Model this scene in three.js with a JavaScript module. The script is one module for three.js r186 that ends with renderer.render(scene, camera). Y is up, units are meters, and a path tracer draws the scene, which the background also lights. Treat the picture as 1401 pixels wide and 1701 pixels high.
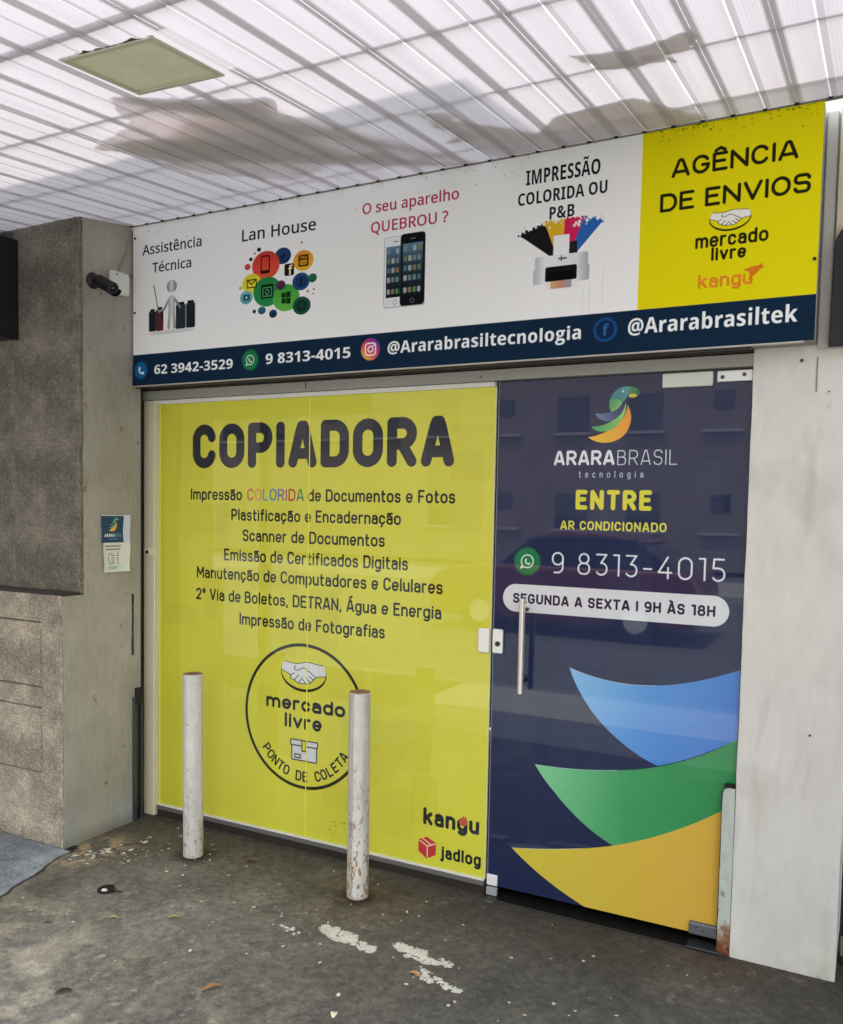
import * as THREE from 'three';
import { RoundedBoxGeometry } from 'three/addons/geometries/RoundedBoxGeometry.js';
import { mergeGeometries } from 'three/addons/utils/BufferGeometryUtils.js';

// ---------------------------------------------------------------- camera, sky, sun, exposure
const scene = new THREE.Scene();
const camera = new THREE.PerspectiveCamera(65.97, 1401 / 1868, 0.05, 900);
camera.position.set(1.3954, 1.6177, 3.3145);
camera.rotation.set(-0.0594, 0.4829, 0.0194, 'YXZ');
camera.setViewOffset(1401, 1868, 0, 0, 1401, 1701);      // the photograph is cropped at its bottom
scene.add(camera);

const SKY = 1.0;
const toSun = new THREE.Vector3(-0.08, 0.945, -0.275).normalize();
// hazy bright sky: pale blue overhead, whiter towards the horizon, thin broken cloud
{
  const W = 1024, H = 512, d = new Float32Array(W * H * 4), h2 = (x, y, z) => { let h = (x * 374761393 + y * 668265263 + z * 974634533) | 0; h = Math.imul(h ^ (h >>> 13), 1274126177); return ((h ^ (h >>> 16)) >>> 0) / 4294967296; };
  const n3 = (x, y, z) => { const i = Math.floor(x), j = Math.floor(y), k = Math.floor(z), e = (t) => t * t * (3 - 2 * t), u = e(x - i), v = e(y - j), w = e(z - k), L = (a, b, t) => a + (b - a) * t; return L(L(L(h2(i, j, k), h2(i + 1, j, k), u), L(h2(i, j + 1, k), h2(i + 1, j + 1, k), u), v), L(L(h2(i, j, k + 1), h2(i + 1, j, k + 1), u), L(h2(i, j + 1, k + 1), h2(i + 1, j + 1, k + 1), u), v), w); };
  for (let j = 0; j < H; j++) for (let i = 0; i < W; i++) {
    const el = ((j + 0.5) / H - 0.5) * Math.PI, az = ((i + 0.5) / W - 0.5) * 2 * Math.PI, y = Math.sin(el), c = Math.cos(el), X = c * Math.cos(az), Z = c * Math.sin(az), o = (j * W + i) * 4;
    let f = 0, a = 0.5, px = X * 2.2, py = y * 5, pz = Z * 2.2; for (let k = 0; k < 5; k++) { f += a * n3(px + 20, py + 20, pz + 20); a *= 0.5; px *= 2.1; py *= 2.1; pz *= 2.1; }
    const cl = Math.min(1, Math.max(0, (f - 0.40) / 0.22)), up = Math.max(0, y), k = SKY * (1.08 - 0.22 * up);
    d[o] = k * (0.80 - 0.20 * up + 0.24 * cl); d[o + 1] = k * (0.86 - 0.10 * up + 0.17 * cl); d[o + 2] = k * (0.93 + 0.02 * up + 0.06 * cl); d[o + 3] = 1;
  }
  const t = new THREE.DataTexture(d, W, H, THREE.RGBAFormat, THREE.FloatType); t.mapping = THREE.EquirectangularReflectionMapping; t.magFilter = t.minFilter = THREE.LinearFilter; t.needsUpdate = true;
  scene.background = t; scene.environment = t;
}

const sun = new THREE.DirectionalLight(new THREE.Color(1.0, 0.955, 0.89), 2.0);
sun.position.copy(toSun).multiplyScalar(30);
sun.castShadow = true;
sun.shadow.radius = 1.4;
Object.assign(sun.shadow.camera, { left: -12, right: 12, top: 12, bottom: -12, near: 1, far: 80 });
scene.add(sun, sun.target);

const renderer = new THREE.WebGLRenderer({ antialias: true });
renderer.toneMapping = THREE.LinearToneMapping;
renderer.toneMappingExposure = 4.5;
renderer.shadowMap.enabled = true;

// ---------------------------------------------------------------- helpers
let seed = 7;
const rnd = () => { seed = (seed * 1664525 + 1013904223) >>> 0; return seed / 4294967296; };
const rr = (a, b) => a + (b - a) * rnd();
const hash = (x, y) => { let h = (x * 374761393 + y * 668265263) | 0; h = Math.imul(h ^ (h >>> 13), 1274126177); return ((h ^ (h >>> 16)) >>> 0) / 4294967296; };
function vnoise(x, y) {
  const i = Math.floor(x), j = Math.floor(y), u = x - i, w = y - j, a = u * u * (3 - 2 * u), b = w * w * (3 - 2 * w);
  const p = hash(i, j), q = hash(i + 1, j), r = hash(i, j + 1), s = hash(i + 1, j + 1);
  return p + (q - p) * a + (r - p) * b + (p - q - r + s) * a * b;
}
function fbm(x, y, n = 4) { let s = 0, a = 0.5, t = 0; for (let k = 0; k < n; k++) { s += a * vnoise(x, y); t += a; a *= 0.5; const q = x * 1.62 - y * 1.22 + 17.1; y = x * 1.22 + y * 1.62 + 5.7; x = q; } return s / t; }
const clamp = (x, a = 0, b = 1) => Math.min(b, Math.max(a, x));
const smooth = (a, b, x) => { const t = clamp((x - a) / (b - a)); return t * t * (3 - 2 * t); };

const used = {};
function numbered(name) { const n = used[name] = (used[name] ?? -1) + 1; return n ? name + '_' + String(n).padStart(3, '0') : name; }
const box = (x0, x1, y0, y1, z0, z1) => { const g = new THREE.BoxGeometry(x1 - x0, y1 - y0, z1 - z0); g.translate((x0 + x1) / 2, (y0 + y1) / 2, (z0 + z1) / 2); return g; };
function rbox(x0, x1, y0, y1, z0, z1, r = 0.004, s = 2) { const g = new RoundedBoxGeometry(x1 - x0, y1 - y0, z1 - z0, s, Math.min(r, (x1 - x0) / 2.01, (y1 - y0) / 2.01, (z1 - z0) / 2.01)); g.translate((x0 + x1) / 2, (y0 + y1) / 2, (z0 + z1) / 2); return g; }
const merge = (list) => { list = list.map((g) => (g.index ? g.toNonIndexed() : g)); return list.length > 1 ? mergeGeometries(list.map((g) => { const c = new THREE.BufferGeometry(); for (const k of ['position', 'normal', 'uv']) c.setAttribute(k, g.attributes[k]); return c; })) : list[0]; };
function part(name, geo, mat, parent, at) {
  const m = new THREE.Mesh(Array.isArray(geo) ? merge(geo) : geo, mat);
  m.name = numbered(name); m.castShadow = m.receiveShadow = true;
  if (at) m.position.set(...at);
  parent.add(m); return m;
}
function tag(o, label, category, group) { o.userData.label = label; o.userData.category = category; if (group) o.userData.group = group; return o; }
function thing(name, at, label, category, group) { const o = new THREE.Group(); o.name = numbered(name); o.position.set(...at); scene.add(o); return tag(o, label, category, group); }
function single(name, geo, mat, label, category, group) { return tag(part(name, geo, mat, scene), label, category, group); }
function structure(name, geo, mat) { const m = part(name, geo, mat, scene); m.userData.kind = 'structure'; return m; }
// uv in metres: x,y for faces along z; z,y for faces along x; x,z for faces along y
function worldUV(g, s = 1) {
  g = g.index ? g.toNonIndexed() : g; g.computeVertexNormals();
  const p = g.attributes.position, n = g.attributes.normal, uv = new Float32Array(p.count * 2);
  for (let i = 0; i < p.count; i++) {
    const ax = Math.abs(n.getX(i)), ay = Math.abs(n.getY(i)), az = Math.abs(n.getZ(i));
    if (az >= ax && az >= ay) { uv[2 * i] = p.getX(i) * s; uv[2 * i + 1] = p.getY(i) * s; }
    else if (ax >= ay) { uv[2 * i] = p.getZ(i) * s; uv[2 * i + 1] = p.getY(i) * s; }
    else { uv[2 * i] = p.getX(i) * s; uv[2 * i + 1] = p.getZ(i) * s; }
  }
  g.setAttribute('uv', new THREE.BufferAttribute(uv, 2)); return g;
}
function dataTex(w, h, f, srgb = true) {     // f(u, v) -> [r, g, b] 0..255, v up
  const d = new Uint8Array(w * h * 4);
  for (let j = 0; j < h; j++) for (let i = 0; i < w; i++) { const c = f((i + 0.5) / w, (j + 0.5) / h), k = (j * w + i) * 4; d[k] = clamp(c[0], 0, 255); d[k + 1] = clamp(c[1], 0, 255); d[k + 2] = clamp(c[2], 0, 255); d[k + 3] = 255; }
  const t = new THREE.DataTexture(d, w, h); t.magFilter = t.minFilter = THREE.LinearFilter; t.wrapS = t.wrapT = THREE.RepeatWrapping;
  if (srgb) t.colorSpace = THREE.SRGBColorSpace; t.needsUpdate = true; return t;
}
function canvasTex(w, h, draw) {
  const c = document.createElement('canvas'); c.width = w; c.height = h; const x = c.getContext('2d'); x.lineCap = x.lineJoin = 'round'; draw(x, w, h);
  const t = new THREE.CanvasTexture(c); t.colorSpace = THREE.SRGBColorSpace; t.wrapS = t.wrapT = THREE.ClampToEdgeWrapping; return t;
}
const std = (o) => new THREE.MeshStandardMaterial(o);
const phys = (o) => new THREE.MeshPhysicalMaterial(o);

// ---------------------------------------------------------------- lettering: monoline strokes
// one glyph: relative width; strokes parted by |, points x,y[,radius letter], c = closed; y: baseline 0, cap height 1
const BOWL = 'c .5,.7 1,.7,r 1,0,r 0,0,r 0,.7,r';
const GLYPHS = {
  A: [1.08, '0,0 .4,1,e .6,1,e 1,0|.14,.24 .86,.24'], B: [0.95, '0,.54 0,1 .92,1,q .92,.54,q 0,.54 0,0 1,0,q 1,.54,q .4,.54'],
  C: [0.98, '1,.76 1,1,R 0,1,R 0,0,R 1,0,R 1,.24'], D: [1.02, 'c 0,.5 0,1 1,1,R 1,0,R 0,0'], E: [0.84, '1,1 0,1 0,0 1,0|0,.53 .85,.53'],
  F: [0.8, '1,1 0,1 0,0|0,.5 .85,.5'], G: [1.02, '1,.78 1,1,R 0,1,R 0,0,R 1,0,R 1,.46 .6,.46'], H: [1, '0,0 0,1|1,0 1,1|0,.52 1,.52'], I: [0.02, '.5,0 .5,1'],
  J: [0.7, '1,1 1,0,R 0,0,R 0,.22'], K: [0.95, '0,0 0,1|1,1 0,.4|.32,.6 1,0'], L: [0.78, '0,1 0,0 1,0'], M: [1.25, '0,0 0,1 .5,.3 1,1 1,0'], N: [1.02, '0,0 0,1 1,0 1,1'],
  O: [1.05, 'c .5,1 1,1,R 1,0,R 0,0,R 0,1,R'], P: [0.95, '0,0 0,1 1,1,p 1,.43,p 0,.43'], Q: [1.05, 'c .5,1 1,1,R 1,0,R 0,0,R 0,1,R|.6,.2 1,-.1'], R: [0.97, '0,0 0,1 1,1,p 1,.45,p 0,.45|.5,.45 1,0'],
  S: [0.9, '1,.8 1,1,q 0,1,q 0,.52,q 1,.52,q 1,0,q 0,0,q 0,.2'], T: [0.95, '0,1 1,1|.5,1 .5,0'], U: [1, '0,1 0,0,R 1,0,R 1,1'], V: [1.05, '0,1 .5,0 1,1'], X: [1, '0,0 1,1|0,1 1,0'],
  a: [0.8, '.06,.58 .06,.7,e 1,.7,r 1,0|1,.42 0,.42,t 0,0,t 1,0,t 1,.18'], b: [0.86, '0,1 0,.35|' + BOWL], c: [0.8, '1,.52 1,.7,r 0,.7,r 0,0,r 1,0,r 1,.18'], d: [0.86, '1,1 1,0|' + BOWL],
  e: [0.85, '0,.35 1,.35 1,.7,r 0,.7,r 0,0,r .95,0,r .95,.14'], f: [0.55, '1,1 .35,1,e .35,0|0,.68 .95,.68'], g: [0.86, BOWL + '|1,.7 1,-.28,q 0,-.28,q 0,-.2'], h: [0.82, '0,0 0,1|0,.4 0,.7,r 1,.7,r 1,0'],
  i: [0.02, '.5,0 .5,.7|.5,.93 .5,.935'], j: [0.3, '1,.7 1,-.28,q 0,-.28|1,.93 1,.935'], k: [0.8, '0,0 0,1|.95,.7 0,.28|.35,.45 1,0'], l: [0.02, '.5,1 .5,0'],
  m: [1.45, '0,0 0,.7|0,.42 0,.7,m .5,.7,m .5,0|.5,.42 .5,.7,m 1,.7,m 1,0'], n: [0.82, '0,0 0,.7|0,.4 0,.7,r 1,.7,r 1,0'], o: [0.9, BOWL], p: [0.86, '0,.7 0,-.28|' + BOWL], q: [0.86, '1,.7 1,-.28|' + BOWL],
  r: [0.52, '0,0 0,.7|0,.4 0,.7,r 1,.7'], s: [0.74, '.95,.57 .95,.7,n 0,.7,n 0,.36,n 1,.36,n 1,0,n 0,0,n 0,.12'], t: [0.52, '.3,.95 .3,0,e 1,0|0,.68 .95,.68'], u: [0.82, '0,.7 0,0,r 1,0,r 1,.7|1,.3 1,0'],
  v: [0.86, '0,.7 .5,0 1,.7'], x: [0.8, '0,0 1,.7|0,.7 1,0'], z: [0.8, '0,.7 1,.7 0,0 1,0'],
  0: [1, 'c .5,1 1,1,R 1,0,R 0,0,R 0,1,R'], 1: [0.42, '0,1 1,1 1,0'], 2: [0.9, '0,.78 0,1,p 1,1,p 1,.6,e 0,0 1,0'], 3: [0.9, '.05,1 .95,1 .45,.58 1,.58,p 1,0,p 0,0,p 0,.14'], 4: [1.02, '.7,1 0,.27 1,.27|.74,.5 .74,0'],
  5: [0.9, '.92,1 .12,1 .06,.58 1,.58,p 1,0,p 0,0,p 0,.14'], 8: [0.95, 'c .5,.53 .92,.53,q .92,1,q .08,1,q .08,.53,q|c .5,.53 1,.53,q 1,0,q 0,0,q 0,.53,q'], 9: [0.92, 'c .5,1 1,1,p 1,.4,p 0,.4,p 0,1,p|1,.7 1,0,R .2,0'],
  '-': [0.6, '0,.4 1,.4'], ',': [0.06, '.5,.02 0,-.14'], '.': [0.02, '.5,0 .5,.01'], '|': [0.02, '.5,0 .5,1'], 'º': [0.42, 'c .5,1 1,1,e 1,.68,e 0,.68,e 0,1,e'],
  '?': [0.7, '0,.8 0,1,p 1,1,p 1,.55,p .5,.45 .5,.26|.5,0 .5,.01'], ' ': [0.2, ''],
};
const MARKS = { '\u0303': '.05,.86,e .3,.98,e .65,.84,e .95,.96', '\u0301': '.4,.84 .75,1', '\u0300': '.6,.84 .25,1', '\u0302': '.12,.84 .5,1 .88,.84', '\u0327': '.5,0 .6,-.14,e .3,-.24' };
function strokeText(x, text, o) {     // o: x0, x1 (outer extent), y (baseline), cap, weight, k (narrowness), gap, align by fitting
  const list = [];
  for (const ch of text.normalize('NFD')) { if (MARKS[ch]) list[list.length - 1].marks.push(ch); else list.push({ ch, marks: [] }); }
  const W = o.weight, cap = o.cap - W, base = o.y - W / 2, gap = o.gap ?? 0.3;
  const nat = (k) => list.reduce((s, g) => s + (GLYPHS[g.ch] ?? GLYPHS.o)[0] * k * cap, 0);
  let k = o.k ?? 0.55, sp = W + gap * W + 0.06 * cap;
  if (o.x1 !== undefined) { const free = o.x1 - o.x0 - W - sp * (list.length - 1); k = free / nat(1); }
  let pen = o.x0 + W / 2;
  x.lineWidth = W; x.lineCap = o.cap_ ?? 'round'; x.lineJoin = 'round';
  for (const [n, { ch, marks }] of list.entries()) {
    const [rel, spec] = GLYPHS[ch] ?? GLYPHS.o, w = rel * k * cap;
    const R = { R: Math.min(w / 2, cap / 2), r: Math.min(w / 2, cap * 0.35), p: Math.min(w / 2, cap * 0.28), q: Math.min(w / 2, cap * 0.235), t: Math.min(w / 2, cap * 0.21), n: Math.min(w / 2, cap * 0.17), e: Math.min(w / 2, cap * 0.15), m: Math.min(w / 4, cap * 0.3) };
    if (typeof o.color === 'function') x.strokeStyle = o.color(n, list.length); else if (o.color) x.strokeStyle = o.color;
    const run = (s, dy, ww, wx) => {
      for (let st of s.split('|')) {
        const closed = st.startsWith('c '); if (closed) st = st.slice(2);
        const pts = st.trim().split(/\s+/).map((q) => { const [a, b, r] = q.split(','); return [pen + wx + a * ww, base - (+b + dy) * cap, R[r] ?? 0]; });
        const out = [], N = pts.length;
        for (let i = 0; i < N; i++) {
          const p = pts[i], a = pts[i - 1] ?? (closed ? pts[N - 1] : null), b = pts[i + 1] ?? (closed ? pts[0] : null);
          if (!p[2] || !a || !b) { out.push([p[0], p[1], i]); continue; }
          const ua = [a[0] - p[0], a[1] - p[1]], ub = [b[0] - p[0], b[1] - p[1]], la = Math.hypot(...ua), lb = Math.hypot(...ub), da = [ua[0] / la, ua[1] / la], db = [ub[0] / lb, ub[1] / lb];
          const half = Math.acos(clamp(da[0] * db[0] + da[1] * db[1], -1, 1)) / 2, tl = Math.min(p[2] / Math.tan(half), p[2] * 1.6), bis = [da[0] + db[0], da[1] + db[1]], bl = Math.hypot(...bis) || 1, r = tl * Math.tan(half), cc = [p[0] + bis[0] / bl * r / Math.sin(half), p[1] + bis[1] / bl * r / Math.sin(half)];
          const t0 = [p[0] + da[0] * tl, p[1] + da[1] * tl], t1 = [p[0] + db[0] * tl, p[1] + db[1] * tl], a0 = Math.atan2(t0[1] - cc[1], t0[0] - cc[0]); let a1 = Math.atan2(t1[1] - cc[1], t1[0] - cc[0]); while (a1 - a0 > Math.PI) a1 -= 2 * Math.PI; while (a1 - a0 < -Math.PI) a1 += 2 * Math.PI;
          for (let k = 0; k <= 14; k++) {
            const an = a0 + (a1 - a0) * k / 14, q = [cc[0] + r * Math.cos(an), cc[1] + r * Math.sin(an)];
            if (!closed && i === 1 && (q[0] - a[0]) * -da[0] + (q[1] - a[1]) * -da[1] < 0) { if (out.length && out[0][2] === 0) out.length = 0; continue; }      // a terminal that lies on the bend itself
            if (!closed && i === N - 2 && (q[0] - b[0]) * -db[0] + (q[1] - b[1]) * -db[1] < 0) { pts[N - 1].cut = true; continue; }
            out.push([q[0], q[1], i]);
          }
        }
        if (pts[N - 1].cut) out.pop();
        x.beginPath(); out.forEach((q, i) => (i ? x.lineTo(q[0], q[1]) : x.moveTo(q[0], q[1])));
        if (closed) x.closePath(); x.stroke();
      }
    };
    if (spec) run(spec, 0, w, 0);
    const up = ch === ch.toUpperCase() && ch !== ch.toLowerCase() ? 0.36 : 0;
    for (const m of marks) { const ww = Math.max(w, 0.3 * cap); run(MARKS[m], m === '\u0327' ? 0 : up, ww, (w - ww) / 2); }
    pen += w + sp;
  }
  return pen;
}
function fitText(x, text, x0, x1, y, cap, font) {   // ordinary lettering stretched to its measured extent
  const size = cap / 0.714; x.font = font.replace('500', '').replace('#', size.toFixed(1) + 'px'); x.textBaseline = 'alphabetic'; x.textAlign = 'left';
  const m = x.measureText(text); x.save(); x.translate(x0, y); x.scale((x1 - x0) / m.width, 1); x.fillText(text, 0, 0); if (font.startsWith('500')) { x.strokeStyle = x.fillStyle; x.lineWidth = cap * 0.035; x.lineJoin = 'round'; x.strokeText(text, 0, 0); } x.restore();
}
const disc = (x, cx, cy, r, fill, ry = r) => { x.beginPath(); x.ellipse(cx, cy, r, ry, 0, 0, 7); x.fillStyle = fill; x.fill(); };
function poly(x, pts, fill) { x.beginPath(); pts.forEach((p, i) => (i ? x.lineTo(p[0], p[1]) : x.moveTo(p[0], p[1]))); x.closePath(); if (fill) { x.fillStyle = fill; x.fill(); } }
function rrect(x, l, t, w, h, r) { x.beginPath(); x.roundRect(l, t, w, h, r); }
function handset(x, cx, cy, s, color) {      // telephone receiver
  x.save(); x.translate(cx, cy); x.rotate(0.78); x.strokeStyle = color; x.lineWidth = s * 0.4; x.lineCap = 'butt'; x.beginPath(); x.arc(0, -s * 0.62, s * 0.95, 0.55, Math.PI - 0.55); x.stroke();
  for (const k of [-1, 1]) { x.save(); x.translate(k * s * 0.78, -s * 0.12); x.rotate(k * -0.5); x.fillStyle = color; x.fillRect(-s * 0.24, -s * 0.34, s * 0.48, s * 0.52); x.restore(); } x.restore();
}
function chatIcon(x, cx, cy, r) {            // green spiky blot, white ring bubble with a receiver
  x.fillStyle = '#1f7a45'; x.beginPath(); for (let i = 0; i < 72; i++) { const a = i / 72 * 2 * Math.PI, q = r * (i % 2 ? 0.9 : 1.06 + 0.1 * hash(i, 3)); x.lineTo(cx + q * Math.cos(a), cy + q * Math.sin(a)); } x.closePath(); x.fill();
  x.strokeStyle = '#dfeee2'; x.lineWidth = r * 0.09; x.beginPath(); x.arc(cx, cy, r * 0.46, 2.5, 2.15 + 2 * Math.PI); x.lineTo(cx - r * 0.5, cy + r * 0.52); x.closePath(); x.stroke(); handset(x, cx, cy + r * 0.06, r * 0.27, '#dfeee2');
}
function handshake(x, cx, cy, rx, ry, bg, ink, white) {     // oval with two clasped hands
  x.save(); x.fillStyle = ink; x.beginPath(); x.ellipse(cx, cy + ry * 0.06, rx, ry * 1.02, 0, 0, 7); x.fill();
  x.beginPath(); x.ellipse(cx, cy - ry * 0.02, rx * 0.975, ry * 0.95, 0, 0, 7); x.fillStyle = bg; x.fill(); x.clip();
  x.translate(cx, cy); x.scale(rx, ry); x.lineWidth = 0.035; x.strokeStyle = ink; x.fillStyle = white;
  const sh = (d) => { const p = new Path2D(d); x.fill(p); x.stroke(p); };
  sh('M-1.1,-.62 C-.8,-.5 -.6,-.42 -.3,-.42 L.1,-.55 C.4,-.6 .6,-.4 1.1,-.5 L1.1,.12 C.9,.1 .7,.14 .55,.22 L.42,.4 C.3,.6 .1,.68 -.02,.62 C-.2,.7 -.35,.56 -.38,.5 C-.55,.46 -.6,.34 -.56,.24 C-.7,.12 -.9,0 -1.1,-.04 Z');
  x.beginPath(); x.moveTo(-0.36, -0.3); x.bezierCurveTo(-0.5, -0.05, -0.25, 0, -0.12, -0.16); x.bezierCurveTo(0, -0.3, 0.08, -0.22, 0.2, -0.1); x.lineTo(0.55, 0.22); x.stroke();
  for (const [a, b, c, d] of [[-0.56, 0.24, -0.4, 0.1], [-0.4, 0.48, -0.22, 0.2], [-0.2, 0.6, -0.05, 0.32], [0.1, 0.6, -0.02, 0.42], [0.3, 0.52, 0.12, 0.3], [0.44, 0.38, 0.26, 0.18]]) { x.beginPath(); x.moveTo(a, b); x.lineTo(c, d); x.stroke(); }
  x.restore();
}
function macaw(x, l, t, w, h, k = 1) {       // emblem: head, beak, folded wing feathers
  x.save(); x.translate(l, t); x.scale(w / 201, h / 212);
  const g = (a, b, c, d, p, q) => { const s = x.createLinearGradient(a, b, c, d); s.addColorStop(0, p); s.addColorStop(1, q); return s; };
  const f = (d, c) => { x.fillStyle = c; x.fill(new Path2D(d)); };
  f('M0,189 C40,186 80,170 118,140 C140,122 152,95 152,70 C172,98 175,140 150,175 C115,222 40,222 0,189 Z', g(0, 200, 160, 90, '#f1c235', '#ef9a2c'));
  f('M11,148 C50,152 88,138 112,112 C130,95 140,80 146,62 C152,100 130,140 100,158 C66,176 30,172 11,148 Z', g(20, 160, 140, 80, '#4fa86a', '#9fd06a'));
  f('M25,98 C60,104 95,96 120,80 C132,72 140,62 143,52 C146,84 128,112 98,126 C68,136 40,124 25,98 Z', g(30, 100, 140, 70, '#6f86a8', '#27325a'));
  f('M84,44 C78,66 82,84 90,94 C112,90 134,72 138,40 Z', g(84, 44, 130, 80, '#3f9b63', '#8cc46b'));
  f('M84,44 C96,10 130,-6 162,2 C158,22 150,42 136,58 C122,50 104,42 84,44 Z', g(90, 40, 160, 0, '#3f7f86', '#4fa3a6'));
  f('M162,2 C182,2 200,16 200,34 C188,28 176,30 166,40 C156,46 150,40 152,30 Z', g(160, 0, 190, 40, '#4f9b5c', '#2f6d48'));
  f('M158,30 C170,26 184,28 190,36 C180,46 164,46 156,38 Z', '#d8c44a'); x.fillStyle = '#d7e8ea'; x.beginPath(); x.arc(134, 18, 4, 0, 7); x.fill();
  x.restore();
}

// ---------------------------------------------------------------- prints (flat graphics of sign, glass and door)
const INK = '#15181c', NAVY = '#152a40', YEL = '#e2d610';
const signTex = canvasTex(2048, 512, (x, W, H) => {
  const s = W / 3086, sy = H / 769.8; x.save(); x.scale(s, sy);
  x.fillStyle = '#f0f0ee'; x.fillRect(0, 0, 3086, 770);
  x.fillStyle = YEL; x.fillRect(2495, 0, 600, 620);
  x.fillStyle = NAVY; x.fillRect(0, 620, 3086, 160);
  x.fillStyle = '#1f2530';
  fitText(x, 'Assistência', 63, 443, 142, 47, '500 # sans-serif'); fitText(x, 'Técnica', 127, 380, 231, 45, '500 # sans-serif');
  x.lineWidth = 2; x.strokeStyle = '#1f2530';
  fitText(x, 'Lan House', 671, 1089, 152, 50, '500 # sans-serif');
  x.fillStyle = '#b03050'; fitText(x, 'O seu aparelho', 1318, 1773, 120, 44, '500 # sans-serif'); fitText(x, 'QUEBROU ?', 1361, 1726, 203, 44, '500 # sans-serif');
  x.fillStyle = '#17191d'; fitText(x, 'IMPRESSÃO', 2051, 2345, 113, 54, 'bold # sans-serif'); fitText(x, 'COLORIDA OU', 2019, 2375, 186, 47, 'bold # sans-serif'); fitText(x, 'P&B', 2146, 2251, 253, 44, 'bold # sans-serif');
  strokeText(x, 'AGÊNCIA', { x0: 2601, x1: 3013, y: 171, cap: 64, weight: 11, gap: 0.45, color: '#25230f' });
  strokeText(x, 'DE ENVIOS', { x0: 2564, x1: 3055, y: 286, cap: 64, weight: 11, gap: 0.45, color: '#25230f' });
  handshake(x, 2804, 333, 69, 43, YEL, '#2b2810', '#e8e8e0');
  strokeText(x, 'mercado', { x0: 2691, x1: 2930, y: 428, cap: 50, weight: 8.5, gap: 0.3, color: '#25230f' });
  strokeText(x, 'livre', { x0: 2746, x1: 2861, y: 475, cap: 46, weight: 8.5, gap: 0.35, color: '#25230f' });
  strokeText(x, 'kangu', { x0: 2705, x1: 2885, y: 567, cap: 50, weight: 9, color: '#e0872a' });
  x.fillStyle = '#d9761f'; x.fill(new Path2D('M2852,519 C2875,508 2890,505 2903,508 L2912,498 L2914,508 L2922,514 L2908,520 C2900,532 2890,536 2880,548 L2888,552 L2872,551 C2876,540 2876,530 2870,524 C2864,520 2858,520 2852,519 Z'));
  // white clip-art figure with a broom between dark suitcases
  const fig = x.createLinearGradient(225, 0, 285, 0); fig.addColorStop(0, '#8d8d8f'); fig.addColorStop(0.45, '#d8d8d8'); fig.addColorStop(1, '#77787c');
  disc(x, 250, 523, 150, 'rgba(120,120,125,.25)', 9);
  for (const [l, w, t, c] of [[106, 44, 418, '#22262a'], [152, 46, 412, '#2b2320'], [280, 60, 400, '#2d3236'], [345, 54, 398, '#23282d']]) { x.fillStyle = c; rrect(x, l, t, w, 516 - t - 4, 6); x.fill(); x.strokeStyle = '#50565a'; x.lineWidth = 3; x.stroke(); x.fillStyle = '#101214'; x.fillRect(l + 8, t - 12, w - 16, 12); }
  x.strokeStyle = '#7c7c80'; x.lineWidth = 7; x.beginPath(); x.moveTo(138, 293); x.lineTo(166, 420); x.stroke(); poly(x, [[158, 418], [178, 416], [200, 512], [158, 514]], '#6b2a34');
  x.fillStyle = fig; x.strokeStyle = fig; disc(x, 253, 308, 32, fig, 31); x.lineWidth = 40; x.beginPath(); x.moveTo(252, 370); x.lineTo(252, 432); x.stroke();
  x.lineWidth = 19; for (const k of [-1, 1]) { x.beginPath(); x.moveTo(252 + k * 12, 440); x.lineTo(252 + k * 17, 502); x.stroke(); }
  x.lineWidth = 13; x.beginPath(); x.moveTo(236, 368); x.lineTo(205, 412); x.lineTo(170, 420); x.stroke(); x.beginPath(); x.moveTo(268, 366); x.lineTo(292, 394); x.lineTo(306, 412); x.stroke();
  // coloured bubbles with symbols
  const B = (cx, cy, r, ry, c1, c2, ring) => { const g = x.createLinearGradient(cx, cy - ry, cx, cy + ry); g.addColorStop(0, c1); g.addColorStop(1, c2); disc(x, cx, cy, r, g, ry); if (ring) { x.lineWidth = 5; x.strokeStyle = ring; x.beginPath(); x.ellipse(cx, cy, r * 0.8, ry * 0.8, 0, 0, 7); x.stroke(); } };
  B(909, 242, 45, 36, '#2b4470', '#1d2f50', '#22395e'); B(815, 273, 77, 63, '#c03a36', '#e0563a'); B(1020, 275, 54, 44, '#e28a2e', '#e3b52f'); B(736, 346, 55, 44, '#d8c92c', '#e6da3c'); B(824, 390, 78, 66, '#2f7d45', '#2a8a4e');
  B(929, 427, 73, 59, '#3f9b3f', '#67b848'); B(1014, 469, 48, 39, '#1e4a3c', '#17392f', '#275c49'); B(1009, 364, 46, 38, '#21406b', '#1c355a', '#2c5689'); B(1070, 355, 23, 19, '#2d6b45', '#255a3a'); B(706, 405, 37, 30, '#74b8b8', '#57a0a8'); B(899, 369, 26, 21, '#5a3450', '#472a42'); B(795, 471, 22, 17, '#2b6d76', '#1f555f'); B(858, 491, 22, 18, '#20405c', '#183048'); B(712, 269, 17, 14, '#cf4f48', '#b8403c');
  for (const [cx, cy, r, c] of [[776, 199, 11, '#1b1d22'], [730, 237, 10, '#20242a'], [752, 213, 5, '#a33'], [672, 360, 9, '#b8b23c'], [752, 472, 10, '#1b2b4a'], [1010, 196, 5, '#b5443c'], [1046, 410, 5, '#733'], [1078, 404, 5, '#b55'], [1074, 422, 4, '#a44']]) disc(x, cx, cy, r, c, r * 0.85);
  x.strokeStyle = '#3a1210'; x.lineWidth = 6; rrect(x, 789, 232, 46, 74, 7); x.stroke(); x.fillStyle = '#3a1210'; x.fillRect(789, 294, 46, 14);
  x.fillStyle = '#201c10'; rrect(x, 919, 280, 52, 52, 8); x.fill(); x.fillStyle = '#e8dfae'; fitText(x, 'f', 938, 962, 330, 40, 'bold # sans-serif');
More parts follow.
